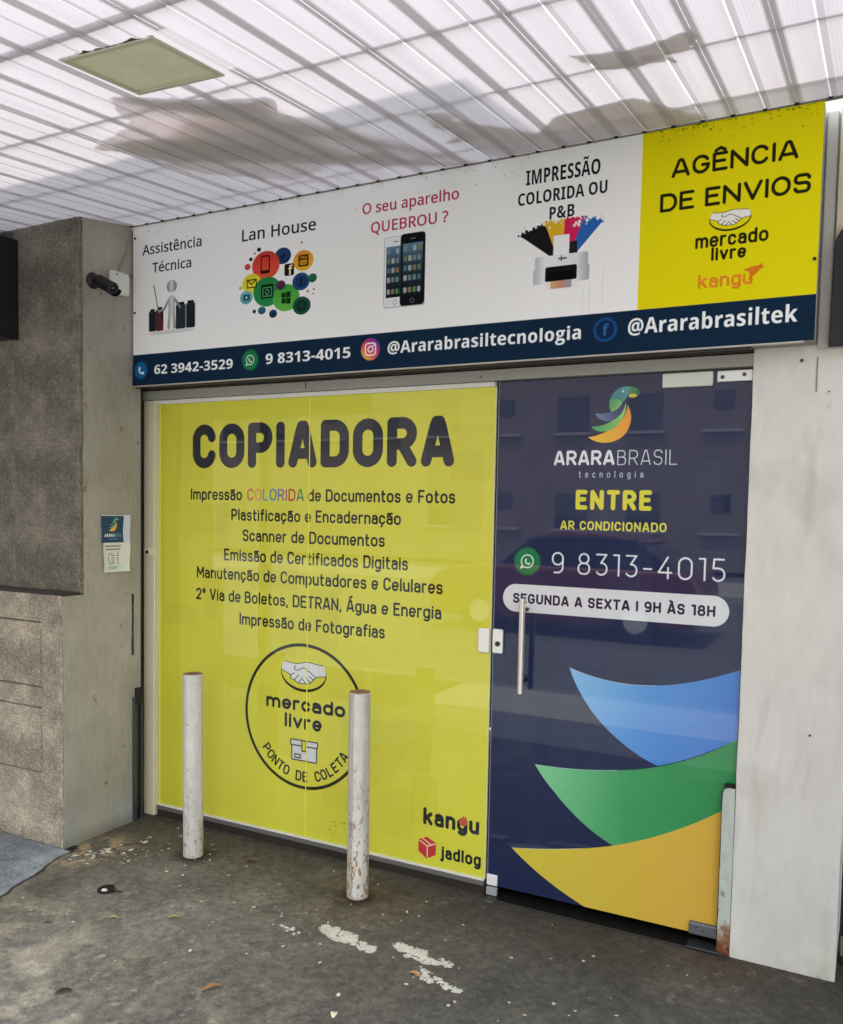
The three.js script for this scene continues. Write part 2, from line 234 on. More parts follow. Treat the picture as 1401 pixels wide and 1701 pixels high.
  x.fillStyle = '#3b2a0c'; rrect(x, 994, 250, 54, 50, 6); x.fill(); x.fillStyle = '#e2a02e'; fitText(x, 'You', 1003, 1040, 268, 13, 'bold # sans-serif'); rrect(x, 1002, 273, 38, 20, 6); x.fill(); x.fillStyle = '#3b2a0c'; fitText(x, 'Tube', 1005, 1037, 288, 10, 'bold # sans-serif');
  x.strokeStyle = '#2c2a10'; x.lineWidth = 5; x.strokeRect(710, 329, 52, 34); x.beginPath(); x.moveTo(710, 329); x.lineTo(736, 349); x.lineTo(762, 329); x.stroke();
  x.fillStyle = '#0f2416'; rrect(x, 790, 358, 68, 62, 6); x.fill(); x.strokeStyle = '#4da566'; x.lineWidth = 5; x.strokeRect(800, 372, 48, 38); x.beginPath(); x.arc(824, 391, 10, 0, 7); x.stroke();
  x.fillStyle = '#123016'; for (const [a, b] of [[904, 404], [930, 401], [904, 429], [930, 429]]) x.fillRect(a, b, 23, 22 + (a > 910 ? 3 : 0));
  x.fillStyle = '#20506a'; rrect(x, 688, 392, 38, 27, 6); x.fill(); poly(x, [[702, 398], [702, 413], [715, 405]], '#cfe6e4');
  x.fillStyle = '#101f38'; x.fillRect(1004, 345, 11, 38); poly(x, [[890, 246], [925, 226], [915, 256]], '#16263f'); x.strokeStyle = '#0e2a20'; x.lineWidth = 6; x.beginPath(); x.arc(1014, 469, 20, 0, 7); x.stroke();
  // two smartphones
  const phone = (l, t, w, h, body, edge) => {
    x.fillStyle = edge; rrect(x, l - 3, t - 2, w + 6, h + 4, 15); x.fill(); x.fillStyle = body; rrect(x, l, t, w, h, 13); x.fill();
    const sc = x.createLinearGradient(0, t + 40, 0, t + h - 40); sc.addColorStop(0, '#5f8296'); sc.addColorStop(0.4, '#2c3e49'); sc.addColorStop(1, '#141c22'); x.fillStyle = sc; x.fillRect(l + 8, t + 38, w - 16, h - 76);
    for (let r = 0; r < 5; r++) for (let c = 0; c < 4; c++) { x.fillStyle = ['#6f8c8a', '#a9adab', '#8a7452', '#50708a', '#7c8184', '#5f8458', '#a0a9ae'][(r * 5 + c * 3) % 7]; rrect(x, l + 13 + c * (w - 24) / 4, t + 48 + r * (h - 92) / 5 + (r === 4 ? 10 : 0), (w - 24) / 4 - 6, (h - 92) / 5 - 17, 4); x.fill(); }
    x.fillStyle = '#777'; x.fillRect(l + w / 2 - 12, t + 18, 24, 4); x.lineWidth = 2.5; x.strokeStyle = '#808488'; x.beginPath(); x.arc(l + w / 2, t + h - 18, 9, 0, 7); x.stroke();
  };
  x.fillStyle = 'rgba(60,60,70,.25)'; x.fillRect(1436, 514, 190, 7); phone(1433, 232, 106, 284, '#e6e8ea', '#a8acb0'); phone(1511, 228, 110, 288, '#15171a', '#3a3d41');
  // printer with a fan of ink splashes
  const inks = [['#1d1a1e', [2035, 300], [2135, 268]], ['#dcae2a', [2135, 268], [2212, 262]], ['#d0255a', [2212, 262], [2285, 268]], ['#2c64ae', [2285, 268], [2357, 286]]];
  inks.forEach(([c, a, b], i) => {
    poly(x, [a, b, [2160 + (i + 1) * 24, 392], [2160 + i * 24, 392]], c);
    for (let n = 0; n < 26; n++) { const u = hash(n, i), q = hash(n, i + 9); disc(x, a[0] + (b[0] - a[0]) * u + (hash(n, 40 + i) - 0.5) * 16, a[1] + (b[1] - a[1]) * u - 14 * q + 6, 2 + 7 * hash(n, 20 + i) * (1 - q * 0.6), c); }
  });
  for (let n = 0; n < 16; n++) disc(x, 2030 + hash(n, 71) * 334, 262 + hash(n, 72) * 26, 3 + 4 * hash(n, 73), '#e3e3e1');
  const pg = x.createLinearGradient(2098, 0, 2306, 0); pg.addColorStop(0, '#b9bcbe'); pg.addColorStop(0.2, '#e9eaea'); pg.addColorStop(0.8, '#dfe0e0'); pg.addColorStop(1, '#a9acb0');
  x.fillStyle = '#3b3d42'; x.fillRect(2164, 372, 100, 20); x.fillStyle = '#eceded'; x.fillRect(2170, 316, 62, 76); x.fillStyle = '#22242a'; x.fillRect(2234, 344, 28, 48);
  x.fillStyle = pg; rrect(x, 2098, 388, 208, 48, 8); x.fill(); rrect(x, 2092, 432, 58, 60, 7); x.fill(); rrect(x, 2254, 432, 58, 60, 7); x.fill();
  x.fillStyle = '#17181c'; rrect(x, 2140, 430, 124, 56, 8); x.fill(); x.fillStyle = '#0c0c0e'; x.fillRect(2148, 452, 108, 30); x.fillStyle = '#55585e'; x.fillRect(2190, 400, 34, 6); x.fillRect(2200, 392, 5, 20);
  const ph = x.createLinearGradient(2160, 0, 2250, 0); ph.addColorStop(0, '#d7b06a'); ph.addColorStop(0.5, '#c88878'); ph.addColorStop(1, '#8d9fc0'); x.fillStyle = '#e9e9e6'; x.fillRect(2140, 484, 124, 32); x.fillStyle = ph; x.fillRect(2162, 484, 82, 28);
  // contact strip
  disc(x, 51, 695, 44, '#1d4f7c'); disc(x, 53, 694, 38, '#175f93'); handset(x, 52, 700, 23, '#dfe7ea');
  x.fillStyle = '#eef0ee';
  fitText(x, '62 3942-3529', 137, 632, 720, 44, 'bold # sans-serif'); fitText(x, '9 8313-4015', 816, 1275, 713, 47, 'bold # sans-serif');
  fitText(x, '@Ararabrasiltecnologia', 1451, 2293, 708, 50, 'bold # sans-serif'); fitText(x, '@Ararabrasiltek', 2460, 3032, 705, 55, 'bold # sans-serif');
  chatIcon(x, 730, 688, 46);
  const ig = x.createLinearGradient(1340, 725, 1405, 640); ig.addColorStop(0, '#e8c25a'); ig.addColorStop(0.35, '#d8604e'); ig.addColorStop(0.65, '#b23a7c'); ig.addColorStop(1, '#5b3a9c'); disc(x, 1371, 683, 47, ig);
  x.strokeStyle = '#f3eeee'; x.lineWidth = 6; rrect(x, 1346, 658, 50, 50, 13); x.stroke(); x.beginPath(); x.arc(1371, 683, 12, 0, 7); x.stroke(); disc(x, 1386, 668, 4, '#f3eeee');
  disc(x, 2379, 681, 45, '#1d4a86'); disc(x, 2379, 681, 34, '#142a49'); x.fillStyle = '#2f62a0'; fitText(x, 'f', 2366, 2392, 704, 42, 'bold # sans-serif');
  x.restore();
  // weathering: dirt along the top edge, drip marks, specks
  for (let n = 0; n < 150; n++) { const px = hash(n, 1) * W, py = Math.pow(hash(n, 2), 3) * 60; x.fillStyle = `rgba(45,40,25,${0.15 + 0.5 * hash(n, 3)})`; x.fillRect(px, py, 0.8 + 2.2 * hash(n, 4), 0.8 + 3 * hash(n, 5)); }
  for (let n = 0; n < 60; n++) { const px = W * (0.81 + 0.19 * hash(n, 11)), py = Math.pow(hash(n, 12), 2) * 26; x.fillStyle = `rgba(40,36,8,${0.2 + 0.5 * hash(n, 13)})`; x.fillRect(px, py, 1 + 5 * hash(n, 14), 1 + 3 * hash(n, 15)); }
  for (const [a, b, h] of [[0.62, 2, 20], [0.66, 4, 24], [0.75, 330, 90], [0.742, 350, 60], [0.766, 300, 90], [0.35, 3, 30]]) { x.fillStyle = 'rgba(90,88,80,.13)'; x.fillRect(a * W, b, 1.4, h); }
});
const yellowTex = (u0, u1) => canvasTex(Math.round(1850 * (u1 - u0)), 2048, (x, W, H) => {   // one leaf of the window between fractions u0..u1 of the print
  x.save(); x.scale(2048 / 2071, 2048 / 2071); x.translate(-u0 * 1870, 0);
  x.fillStyle = '#d5d344'; x.fillRect(0, 0, 1871, 2075);
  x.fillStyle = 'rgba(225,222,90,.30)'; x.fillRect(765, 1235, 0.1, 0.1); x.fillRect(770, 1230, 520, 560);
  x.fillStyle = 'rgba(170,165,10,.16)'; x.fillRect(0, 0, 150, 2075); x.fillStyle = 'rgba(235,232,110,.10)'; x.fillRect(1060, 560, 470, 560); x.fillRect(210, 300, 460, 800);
  strokeText(x, 'COPIADORA', { x0: 228, x1: 1674, y: 325, cap: 216, weight: 50, gap: 0.22, color: '#1f2430' });
  const line = (t, a, b, y, cap, w = 9.2) => strokeText(x, t, { x0: a, x1: b, y, cap: cap * 1.06, weight: w, gap: 0.3, color: INK });
  line('Impressão', 216, 541, 482, 54); line('de Documentos e Fotos', 928, 1683, 482, 54);
  strokeText(x, 'COLORIDA', { x0: 573, x1: 906, y: 481, cap: 57, weight: 8.4, gap: 0.5, color: (n) => ['#c8662e', '#d89a58', '#6f9fb4', '#4f86a8', '#7c6f9c', '#b0527c', '#b8323a', '#3f7d4a'][n] });
  line('Plastificação e Encadernação', 476, 1422, 580, 54); line('Scanner de Documentos', 547, 1343, 679, 54); line('Emissão de Certificados Digitais', 432, 1462, 778, 56);
  line('Manutenção de Computadores e Celulares', 258, 1633, 872, 55); line('2º Via de Boletos, DETRAN, Água e Energia', 253, 1629, 981, 55); line('Impressão de Fotografias', 531, 1351, 1088, 55);
  // round pick-up emblem
  x.strokeStyle = '#23261c'; x.lineWidth = 15; x.beginPath(); x.ellipse(916, 1496, 337, 340, 0, 0, 7); x.stroke();
  handshake(x, 914, 1284, 130, 87, '#d5d344', '#24261c', '#dfe3e4');
  strokeText(x, 'mercado', { x0: 698, x1: 1149, y: 1472, cap: 67, weight: 14.5, gap: 0.35, color: '#24272a' }); strokeText(x, 'livre', { x0: 808, x1: 1021, y: 1557, cap: 70, weight: 14.5, gap: 0.4, color: '#24272a' });
  x.lineWidth = 6; x.strokeStyle = '#3b3f40'; x.fillStyle = '#d4d9da'; rrect(x, 852, 1628, 142, 80, 4); x.fill(); x.stroke(); rrect(x, 845, 1611, 154, 27, 5); x.fill(); x.stroke(); x.fillStyle = '#d5d344'; x.fillRect(910, 1612, 22, 50); x.strokeRect(910, 1612, 22, 50); x.strokeRect(870, 1680, 32, 16);
  const arc = 'PONTO DE COLETA'; for (let i = 0; i < arc.length; i++) { const a = Math.PI - 0.66 - (i / (arc.length - 1)) * (Math.PI - 1.24), rad = 272; x.save(); x.translate(918 + rad * Math.cos(a), 1498 + rad * 1.06 * Math.sin(a)); x.rotate(a - Math.PI / 2); const w = (GLYPHS[arc[i]] ?? [0.5])[0] * 25; strokeText(x, arc[i], { x0: -w / 2 - 4, y: 22, cap: 50, weight: 8.5, k: 0.6, color: '#24272a' }); x.restore(); }
  strokeText(x, 'kangu', { x0: 1561, x1: 1829, y: 1890, cap: 76, weight: 16, gap: 0.25, color: '#22242a' }); x.fillStyle = '#c05a3e'; x.fill(new Path2D('M1735,1852 C1733,1836 1742,1828 1748,1830 L1752,1818 L1760,1826 L1768,1820 L1768,1834 C1776,1840 1776,1852 1768,1860 C1756,1868 1742,1866 1735,1852 Z'));
  poly(x, [[1581, 1944], [1626, 1964], [1626, 2018], [1581, 2042], [1540, 2014], [1540, 1962]], '#c23a3e'); x.strokeStyle = '#e9c9a0'; x.lineWidth = 6; x.beginPath(); x.moveTo(1545, 1966); x.lineTo(1584, 1986); x.lineTo(1622, 1968); x.moveTo(1584, 1986); x.lineTo(1584, 2034); x.moveTo(1560, 1955); x.lineTo(1602, 1976); x.stroke();
  strokeText(x, 'jadlog', { x0: 1647, x1: 1840, y: 2026, cap: 57, weight: 11, gap: 0.3, color: '#22242a' });
  // creases and faint smears of the film
  x.lineWidth = 3; x.strokeStyle = 'rgba(120,115,10,.16)'; x.beginPath(); x.moveTo(1300, 1760); x.lineTo(1700, 1330); x.stroke(); x.strokeStyle = 'rgba(245,242,150,.35)'; x.beginPath(); x.moveTo(440, 1330); x.lineTo(446, 1560); x.lineTo(440, 1720); x.stroke();
  x.fillStyle = 'rgba(60,60,10,.5)'; for (let n = 0; n < 26; n++) x.fillRect(1060 + 130 * hash(n, 5), 1960 + 70 * hash(n, 6), 2 + 5 * hash(n, 7), 2 + 3 * hash(n, 8));
  for (let n = 0; n < 40; n++) { x.fillStyle = `rgba(${n % 2 ? '240,238,150' : '120,116,10'},.05)`; const a = hash(n, 91) * 1870, b = hash(n, 92) * 2071; x.fillRect(a, b, 40 + 240 * hash(n, 93), 30 + 330 * hash(n, 94)); }
  x.strokeStyle = '#e3e36a'; x.lineWidth = 9; x.strokeRect(u0 ? 1860.5 : -20, -5, 30, 2090);
  x.restore();
});
const doorTex = canvasTex(958, 2048, (x, W, H) => {
  x.save(); x.scale(W / 982.5, H / 2104);
  x.fillStyle = '#1b2749'; x.fillRect(0, 0, 983, 2104);
  const G = (a, b, c, d, ...s) => { const g = x.createLinearGradient(a, b, c, d); s.forEach((k, i) => g.addColorStop(i / (s.length - 1), k)); return g; };
  macaw(x, 380, 44, 201, 212);
  strokeText(x, 'ARARA', { x0: 242, x1: 489, y: 342, cap: 58, weight: 11, gap: 0.35, color: '#e4e8ea' }); strokeText(x, 'BRASIL', { x0: 499, x1: 727, y: 343, cap: 58, weight: 4.6, gap: 1.5, color: '#c9cfd6' });
  strokeText(x, 'tecnologia', { x0: 347, x1: 602, y: 391, cap: 27, weight: 3.6, gap: 4.2, color: '#b9c0cc' });
  strokeText(x, 'ENTRE', { x0: 337, x1: 638, y: 516, cap: 78, weight: 18, gap: 0.4, color: '#ded83a' }); strokeText(x, 'AR CONDICIONADO', { x0: 277, x1: 697, y: 596, cap: 36, weight: 7, gap: 0.5, color: '#ded84a' });
  chatIcon(x, 140, 729, 56); strokeText(x, '9 8313-4015', { x0: 245, x1: 916, y: 772, cap: 86, weight: 7.2, gap: 2.2, color: '#dfe3e8' });
  x.fillStyle = '#dcdfe2'; rrect(x, 37, 824, 898, 114, 57); x.fill(); strokeText(x, 'SEGUNDA A SEXTA | 9H ÀS 18H', { x0: 82, x1: 886, y: 902, cap: 41, weight: 8.4, gap: 0.42, color: '#1d2440' });
  x.fillStyle = G(340, 1150, 983, 1450, '#86bfe8', '#4d8fd6', '#3e74c8'); x.fill(new Path2D('M333,1146 C450,1185 560,1195 680,1180 C790,1166 890,1130 990,1086 L990,1340 C900,1400 800,1455 695,1488 C600,1462 470,1370 410,1285 C375,1238 350,1195 333,1146 Z'));
  x.fillStyle = G(200, 1560, 983, 1600, '#86cf9c', '#3f9c5c', '#2f8a4e'); x.fill(new Path2D('M197,1559 C320,1560 430,1550 539,1530 C720,1500 870,1430 990,1338 L990,1590 C860,1690 710,1790 538,1834 C440,1800 340,1720 290,1665 C250,1630 222,1595 197,1559 Z'));
  x.fillStyle = G(110, 1930, 983, 1990, '#d2c23e', '#d5b742', '#d8aa42'); x.fill(new Path2D('M104,1926 C210,1912 310,1892 401,1870 C590,1826 800,1730 990,1580 L990,2110 L440,2110 C330,2070 210,2010 104,1926 Z'));
  x.lineWidth = 3; x.strokeStyle = 'rgba(225,235,225,.5)'; x.stroke(new Path2D('M104,1926 C210,1912 310,1892 401,1870')); x.stroke(new Path2D('M197,1559 C320,1560 430,1550 539,1530')); x.stroke(new Path2D('M333,1146 C450,1185 560,1195 680,1180'));
  for (let n = 0; n < 60; n++) { x.fillStyle = `rgba(200,205,225,${0.012 + 0.02 * hash(n, 2)})`; x.fillRect(hash(n, 3) * 983, hash(n, 4) * 2104, 30 + 160 * hash(n, 5), 20 + 260 * hash(n, 6)); }
  x.fillStyle = 'rgba(210,205,200,.35)'; for (let n = 0; n < 18; n++) x.fillRect(hash(n, 13) * 983, 1150 + hash(n, 14) * 900, 2.5, 2.5);
  x.restore();
});
const posterTex = canvasTex(256, 256, (x) => { x.fillStyle = '#173f63'; x.fillRect(0, 0, 256, 256); x.fillStyle = '#c9cfe0'; x.fillRect(198, 0, 58, 256); x.fillStyle = '#e6e8ea'; x.fillRect(0, 0, 256, 6); macaw(x, 70, 22, 88, 130); strokeText(x, 'ARARA', { x0: 24, x1: 118, y: 204, cap: 30, weight: 6, color: '#dfe6ea' }); strokeText(x, 'BRASIL', { x0: 122, x1: 188, y: 204, cap: 30, weight: 2.4, gap: 1, color: '#8fa6be' }); x.fillStyle = '#8fa6be'; x.fillRect(60, 222, 90, 4); });
const noticeTex = canvasTex(256, 256, (x) => {
  x.fillStyle = '#dcdcd4'; x.fillRect(0, 0, 256, 256); x.fillStyle = '#34363a'; for (const [y, a, b] of [[24, 18, 172], [52, 26, 166]]) for (let k = a; k < b; k += 13) x.fillRect(k, y, 9, 12);
  x.strokeStyle = '#45484a'; x.lineWidth = 5; x.stroke(new Path2D('M66,96 C46,120 44,150 62,178 L104,178 M66,96 L98,92 M62,178 L62,196')); for (let k = 0; k < 4; k++) { x.beginPath(); x.moveTo(82 + k * 3, 112 + k * 20); x.lineTo(122 - k * 4, 112 + k * 20); x.stroke(); }
  x.stroke(new Path2D('M150,80 L142,112 L156,112 L146,150 M152,150 L150,190')); x.fillStyle = '#a9c0cc'; x.fillRect(40, 204, 90, 28); x.fillStyle = '#cdd8c4'; x.fillRect(130, 196, 60, 36);
});

// ---------------------------------------------------------------- surface materials
const paintWhite = std({ map: dataTex(512, 1024, (u, v) => {
  const n = fbm(u * 7, v * 12, 5), m = fbm(u * 40 + 9, v * 40, 3), low = smooth(0.12, 0.0, v) * 0.5, st = smooth(0.62, 0.8, fbm(u * 9 + 3, v * 5, 4)), sp = 18 * smooth(0.74, 0.86, fbm(u * 26 + 4, v * 44, 4)) * smooth(0.5, 0.7, fbm(u * 3, v * 6 + 2, 3)), scr = 9 * smooth(0.64, 0.8, fbm(u * 16 - v * 9 + 3, v * 9 + u * 3, 4)) * smooth(0.7, 0.35, v) + 7 * smooth(0.6, 0.75, fbm(u * 5 + 11, v * 14, 4));
  const k = 216 - 17 * (n - 0.5) - 12 * (m - 0.5) - 26 * low * n - 12 * st - sp - scr; return [k + 1, k - 2, k - 8 - 8 * st - 6 * low];
}), roughness: 0.75, bumpMap: dataTex(256, 256, (u, v) => { const k = 128 + 120 * (fbm(u * 14, v * 14, 5) - 0.5); return [k, k, k]; }, false), bumpScale: 0.003 });
const paintGrey = std({ map: dataTex(512, 1024, (u, v) => {
  const n = fbm(u * 5, v * 14, 5), m = fbm(u * 60 + 9, v * 60, 3), g = smooth(0.35, 0.05, v) * smooth(0.35, 0.7, fbm(u * 4 + 7, v * 7, 3)), low = smooth(0.03, 0, v) * 30, sp = 34 * smooth(0.76, 0.86, fbm(u * 22, v * 60, 4));
  const k = 158 - 34 * (n - 0.5) - 14 * (m - 0.5) - low - sp; return [k - 9 * g, k - 6 - 2 * g, k - 18 + 5 * g];
}), roughness: 0.8, bumpMap: dataTex(256, 256, (u, v) => { const k = 128 + 120 * (fbm(u * 20, v * 20, 5) - 0.5); return [k, k, k]; }, false), bumpScale: 0.004 });
const grit = (u, v) => { const a = fbm(u * 34, v * 34, 3), b = fbm(u * 80 + 4, v * 80, 2); return clamp(0.25 + 1.5 * Math.abs(a - 0.5) + 0.45 * (b - 0.4)); };
const roughBump = dataTex(1024, 1024, (u, v) => { const k = 255 * grit(u, v); return [k, k, k]; }, false);
const stucco = (base, warm) => std({ map: dataTex(1024, 1024, (u, v) => { const h = grit(u, v), b = fbm(u * 5, v * 5, 4), s = fbm(u * 150, v * 150, 2); const k = base * (0.72 + 0.44 * h + 0.46 * (b - 0.5) + 0.34 * (s - 0.5)); return [k, k * (0.95 - warm), k * (0.85 - warm * 1.7)]; }), roughness: 0.95, bumpMap: roughBump, bumpScale: 0.007 });
const stuccoDark = stucco(126, 0.008), stuccoPale = stucco(166, 0.02);
const M = {
  black: std({ color: 0x0a0a0b, roughness: 0.6 }), soot: std({ color: 0x16120f, roughness: 0.9 }), alu: std({ color: 0x9a9a94, roughness: 0.4, metalness: 0.6 }),
  cream: std({ color: 0xd2c9aa, roughness: 0.55 }), header: std({ color: 0x9b9a90, roughness: 0.5, metalness: 0.15 }), white: std({ color: 0xdcdcd2, roughness: 0.45 }), chrome: std({ color: 0xc9ccce, roughness: 0.16, metalness: 1 }), satin: std({ color: 0xf2f2ee, roughness: 0.3, metalness: 0.15 }),
  grey: std({ color: 0x6f7376, roughness: 0.5, metalness: 0.5 }), steel: std({ color: 0x525658, roughness: 0.45, metalness: 0.7 }), rubber: std({ color: 0x0a0a0c, roughness: 0.5 }), concrete: std({ color: 0x6b655c, roughness: 0.95 }), granite: phys({ color: 0x1f1d1b, roughness: 0.35, clearcoat: 0.5, clearcoatRoughness: 0.12 }), sill: std({ color: 0x2a2521, roughness: 1 }), track: std({ color: 0x6a6866, roughness: 0.6, metalness: 0.2 }),
};
const waveMap = dataTex(256, 256, (u, v) => { const k = 128 + 150 * (fbm(u * 5, v * 7, 2) - 0.5) + 40 * (fbm(u * 24, v * 24, 2) - 0.5); return [k, k, k]; }, false);
const printMat = (map, gloss = true) => phys({ map, bumpMap: gloss ? waveMap : null, bumpScale: 0.0035, roughness: gloss ? 0.45 : 0.7, clearcoat: gloss ? 1 : 0, clearcoatRoughness: 0.015, specularIntensity: gloss ? 0.3 : 0.06 });

// ---------------------------------------------------------------- ground
const SX0 = -2.0, SX1 = 2.84, SZ0 = -0.4, SZ1 = 2.4;
const paving = (() => {
  const W = 2048, H = 1336, bump = new Uint8Array(W * H * 4);
  const blobs = [], lump = (cx, cz, rx, rz, n, r) => { for (let i = 0; i < n; i++) { const a = rnd() * 6.283, q = Math.sqrt(rnd()); blobs.push([cx + rx * q * Math.cos(a) - rz * 0 + 0.25 * rx * q * Math.cos(a) * 0, cz + rz * q * Math.sin(a) + 0.2 * rx * q * Math.cos(a), r * rr(0.4, 1)]); } };
  lump(-0.54, 0.66, 0.05, 0.018, 10, 0.012); lump(-0.49, 0.69, 0.02, 0.01, 4, 0.01); lump(-0.35, 0.6, 0.09, 0.03, 60, 0.022); lump(-0.22, 0.635, 0.06, 0.022, 30, 0.018); lump(-0.03, 0.585, 0.1, 0.028, 70, 0.02); lump(0.09, 0.585, 0.03, 0.02, 14, 0.014); lump(0.08, 0.7, 0.05, 0.03, 26, 0.016); lump(0.17, 0.72, 0.05, 0.018, 18, 0.013);
  for (let i = 0; i < 40; i++) blobs.push([rr(-0.7, 0.9), rr(0.1, 0.85), rr(0.002, 0.007)]);
  for (let i = 0; i < 60; i++) blobs.push([rr(-1.75, -0.4), rr(0.25, 1.5), rr(0.001, 0.006)]);
  const t = dataTex(W, H, (u, v) => {
    const X = SX0 + u * (SX1 - SX0), Zz = SZ1 - v * (SZ1 - SZ0);
    const a = fbm(X * 1.1 + 3, Zz * 1.1, 4), b = fbm(X * 6, Zz * 6 + 5, 4), c = fbm(X * 45, Zz * 45, 3), d = fbm(X * 160, Zz * 160, 2);
    const gr = vnoise(X * 420, Zz * 420) - 0.5;
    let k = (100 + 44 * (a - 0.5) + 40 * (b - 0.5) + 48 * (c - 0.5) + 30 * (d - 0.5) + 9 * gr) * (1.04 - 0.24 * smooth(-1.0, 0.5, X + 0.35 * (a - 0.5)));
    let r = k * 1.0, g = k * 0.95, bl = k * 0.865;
    const wall = smooth(0.5, 0.02, Zz) * 0.55 + smooth(-1.2, -1.76, X) * 0.35; r *= 1 - 0.32 * wall; g *= 1 - 0.36 * wall; bl *= 1 - 0.42 * wall;       // darker and browner along the shopfront and towards the pilaster
    const worn = smooth(0.95, 1.7, Zz - 0.25 * X) * smooth(0.46, 0.66, fbm(X * 9 + 2, Zz * 9, 4)); r += 36 * worn; g += 32 * worn; bl += 24 * worn;   // sandy worn patches
    const rust = smooth(0.35, 0.1, Math.hypot(X + 0.43, Zz - 0.34)) + smooth(0.25, 0.05, Math.hypot(X - 1, Zz - 0.06)); r += 12 * rust * b; bl -= 6 * rust;
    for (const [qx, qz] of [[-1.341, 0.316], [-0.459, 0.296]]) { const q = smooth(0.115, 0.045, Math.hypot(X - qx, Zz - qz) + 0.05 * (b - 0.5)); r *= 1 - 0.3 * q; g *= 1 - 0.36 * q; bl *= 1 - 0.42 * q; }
    const fl = fbm(X * 26 + 1, Zz * 26, 3), flake = 0.7 * smooth(0.70, 0.78, fl) * smooth(0.42, 0.6, fbm(X * 1.9 + 9, Zz * 1.9, 3)); r += 40 * flake; g += 38 * flake; bl += 34 * flake;
    const cr = Math.abs(fbm(X * 2.2 + 40, Zz * 2.2 + 7, 4) - 0.5); if (cr < 0.0022) { r *= 0.86; g *= 0.86; bl *= 0.86; }
    const seam = X + 1.868 - (Zz - 0.58) * 0.29 - 0.045 * (fbm(Zz * 14, 3, 4) - 0.5); if (Zz > 0.5 && seam < 0.026) { const q = smooth(0.026 - 0.014 * b, 0.004, seam); r *= 1 - 0.75 * q; g *= 1 - 0.76 * q; bl *= 1 - 0.78 * q; }
    const sand = smooth(0.24, 0.06, Math.hypot((X + 1.78) * 1.1, (Zz - 0.5) * 0.8)) * smooth(0.4, 0.6, fbm(X * 24, Zz * 24, 3)); r += 60 * sand; g += 46 * sand; bl += 28 * sand;
    let h = 96 + 100 * (c - 0.5) + 80 * (d - 0.5) + 40 * (b - 0.5) + 40 * gr;
    for (const [bx, bz, br] of blobs) { const q = (X - bx) ** 2 + (Zz - bz) ** 2; if (q < br * br * 1.6) { const e = Math.sqrt(q) / br + 1.3 * (d - 0.5) + 0.9 * (c - 0.5); if (e < 1) { const w = smooth(1, 0.85, e), kk = 236 - 50 * (1 - c) + 26 * (d - 0.5); r += (kk - r) * w; g += (kk * 0.975 - g) * w; bl += (kk * 0.91 - bl) * w; h = Math.max(h, 150 + 70 * w * (1 - e * 0.4)); } } }
    const o = (Math.floor(v * H) * W + Math.floor(u * W)) * 4; bump[o] = bump[o + 1] = bump[o + 2] = clamp(h, 0, 255); bump[o + 3] = 255;
    return [r, g, bl];
  });
  const bt = new THREE.DataTexture(bump, W, H); bt.magFilter = bt.minFilter = THREE.LinearFilter; bt.needsUpdate = true;
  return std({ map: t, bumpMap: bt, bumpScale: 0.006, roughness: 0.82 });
})();
const paleConcrete = std({ color: 0xb0aba0, roughness: 0.95 });
const asphalt = std({ map: dataTex(512, 512, (u, v) => { const k = 112 + 26 * (fbm(u * 60, v * 60, 3) - 0.5) + 14 * (fbm(u * 5, v * 5, 3) - 0.5); return [k, k, k * 0.98]; }), roughness: 0.92 });
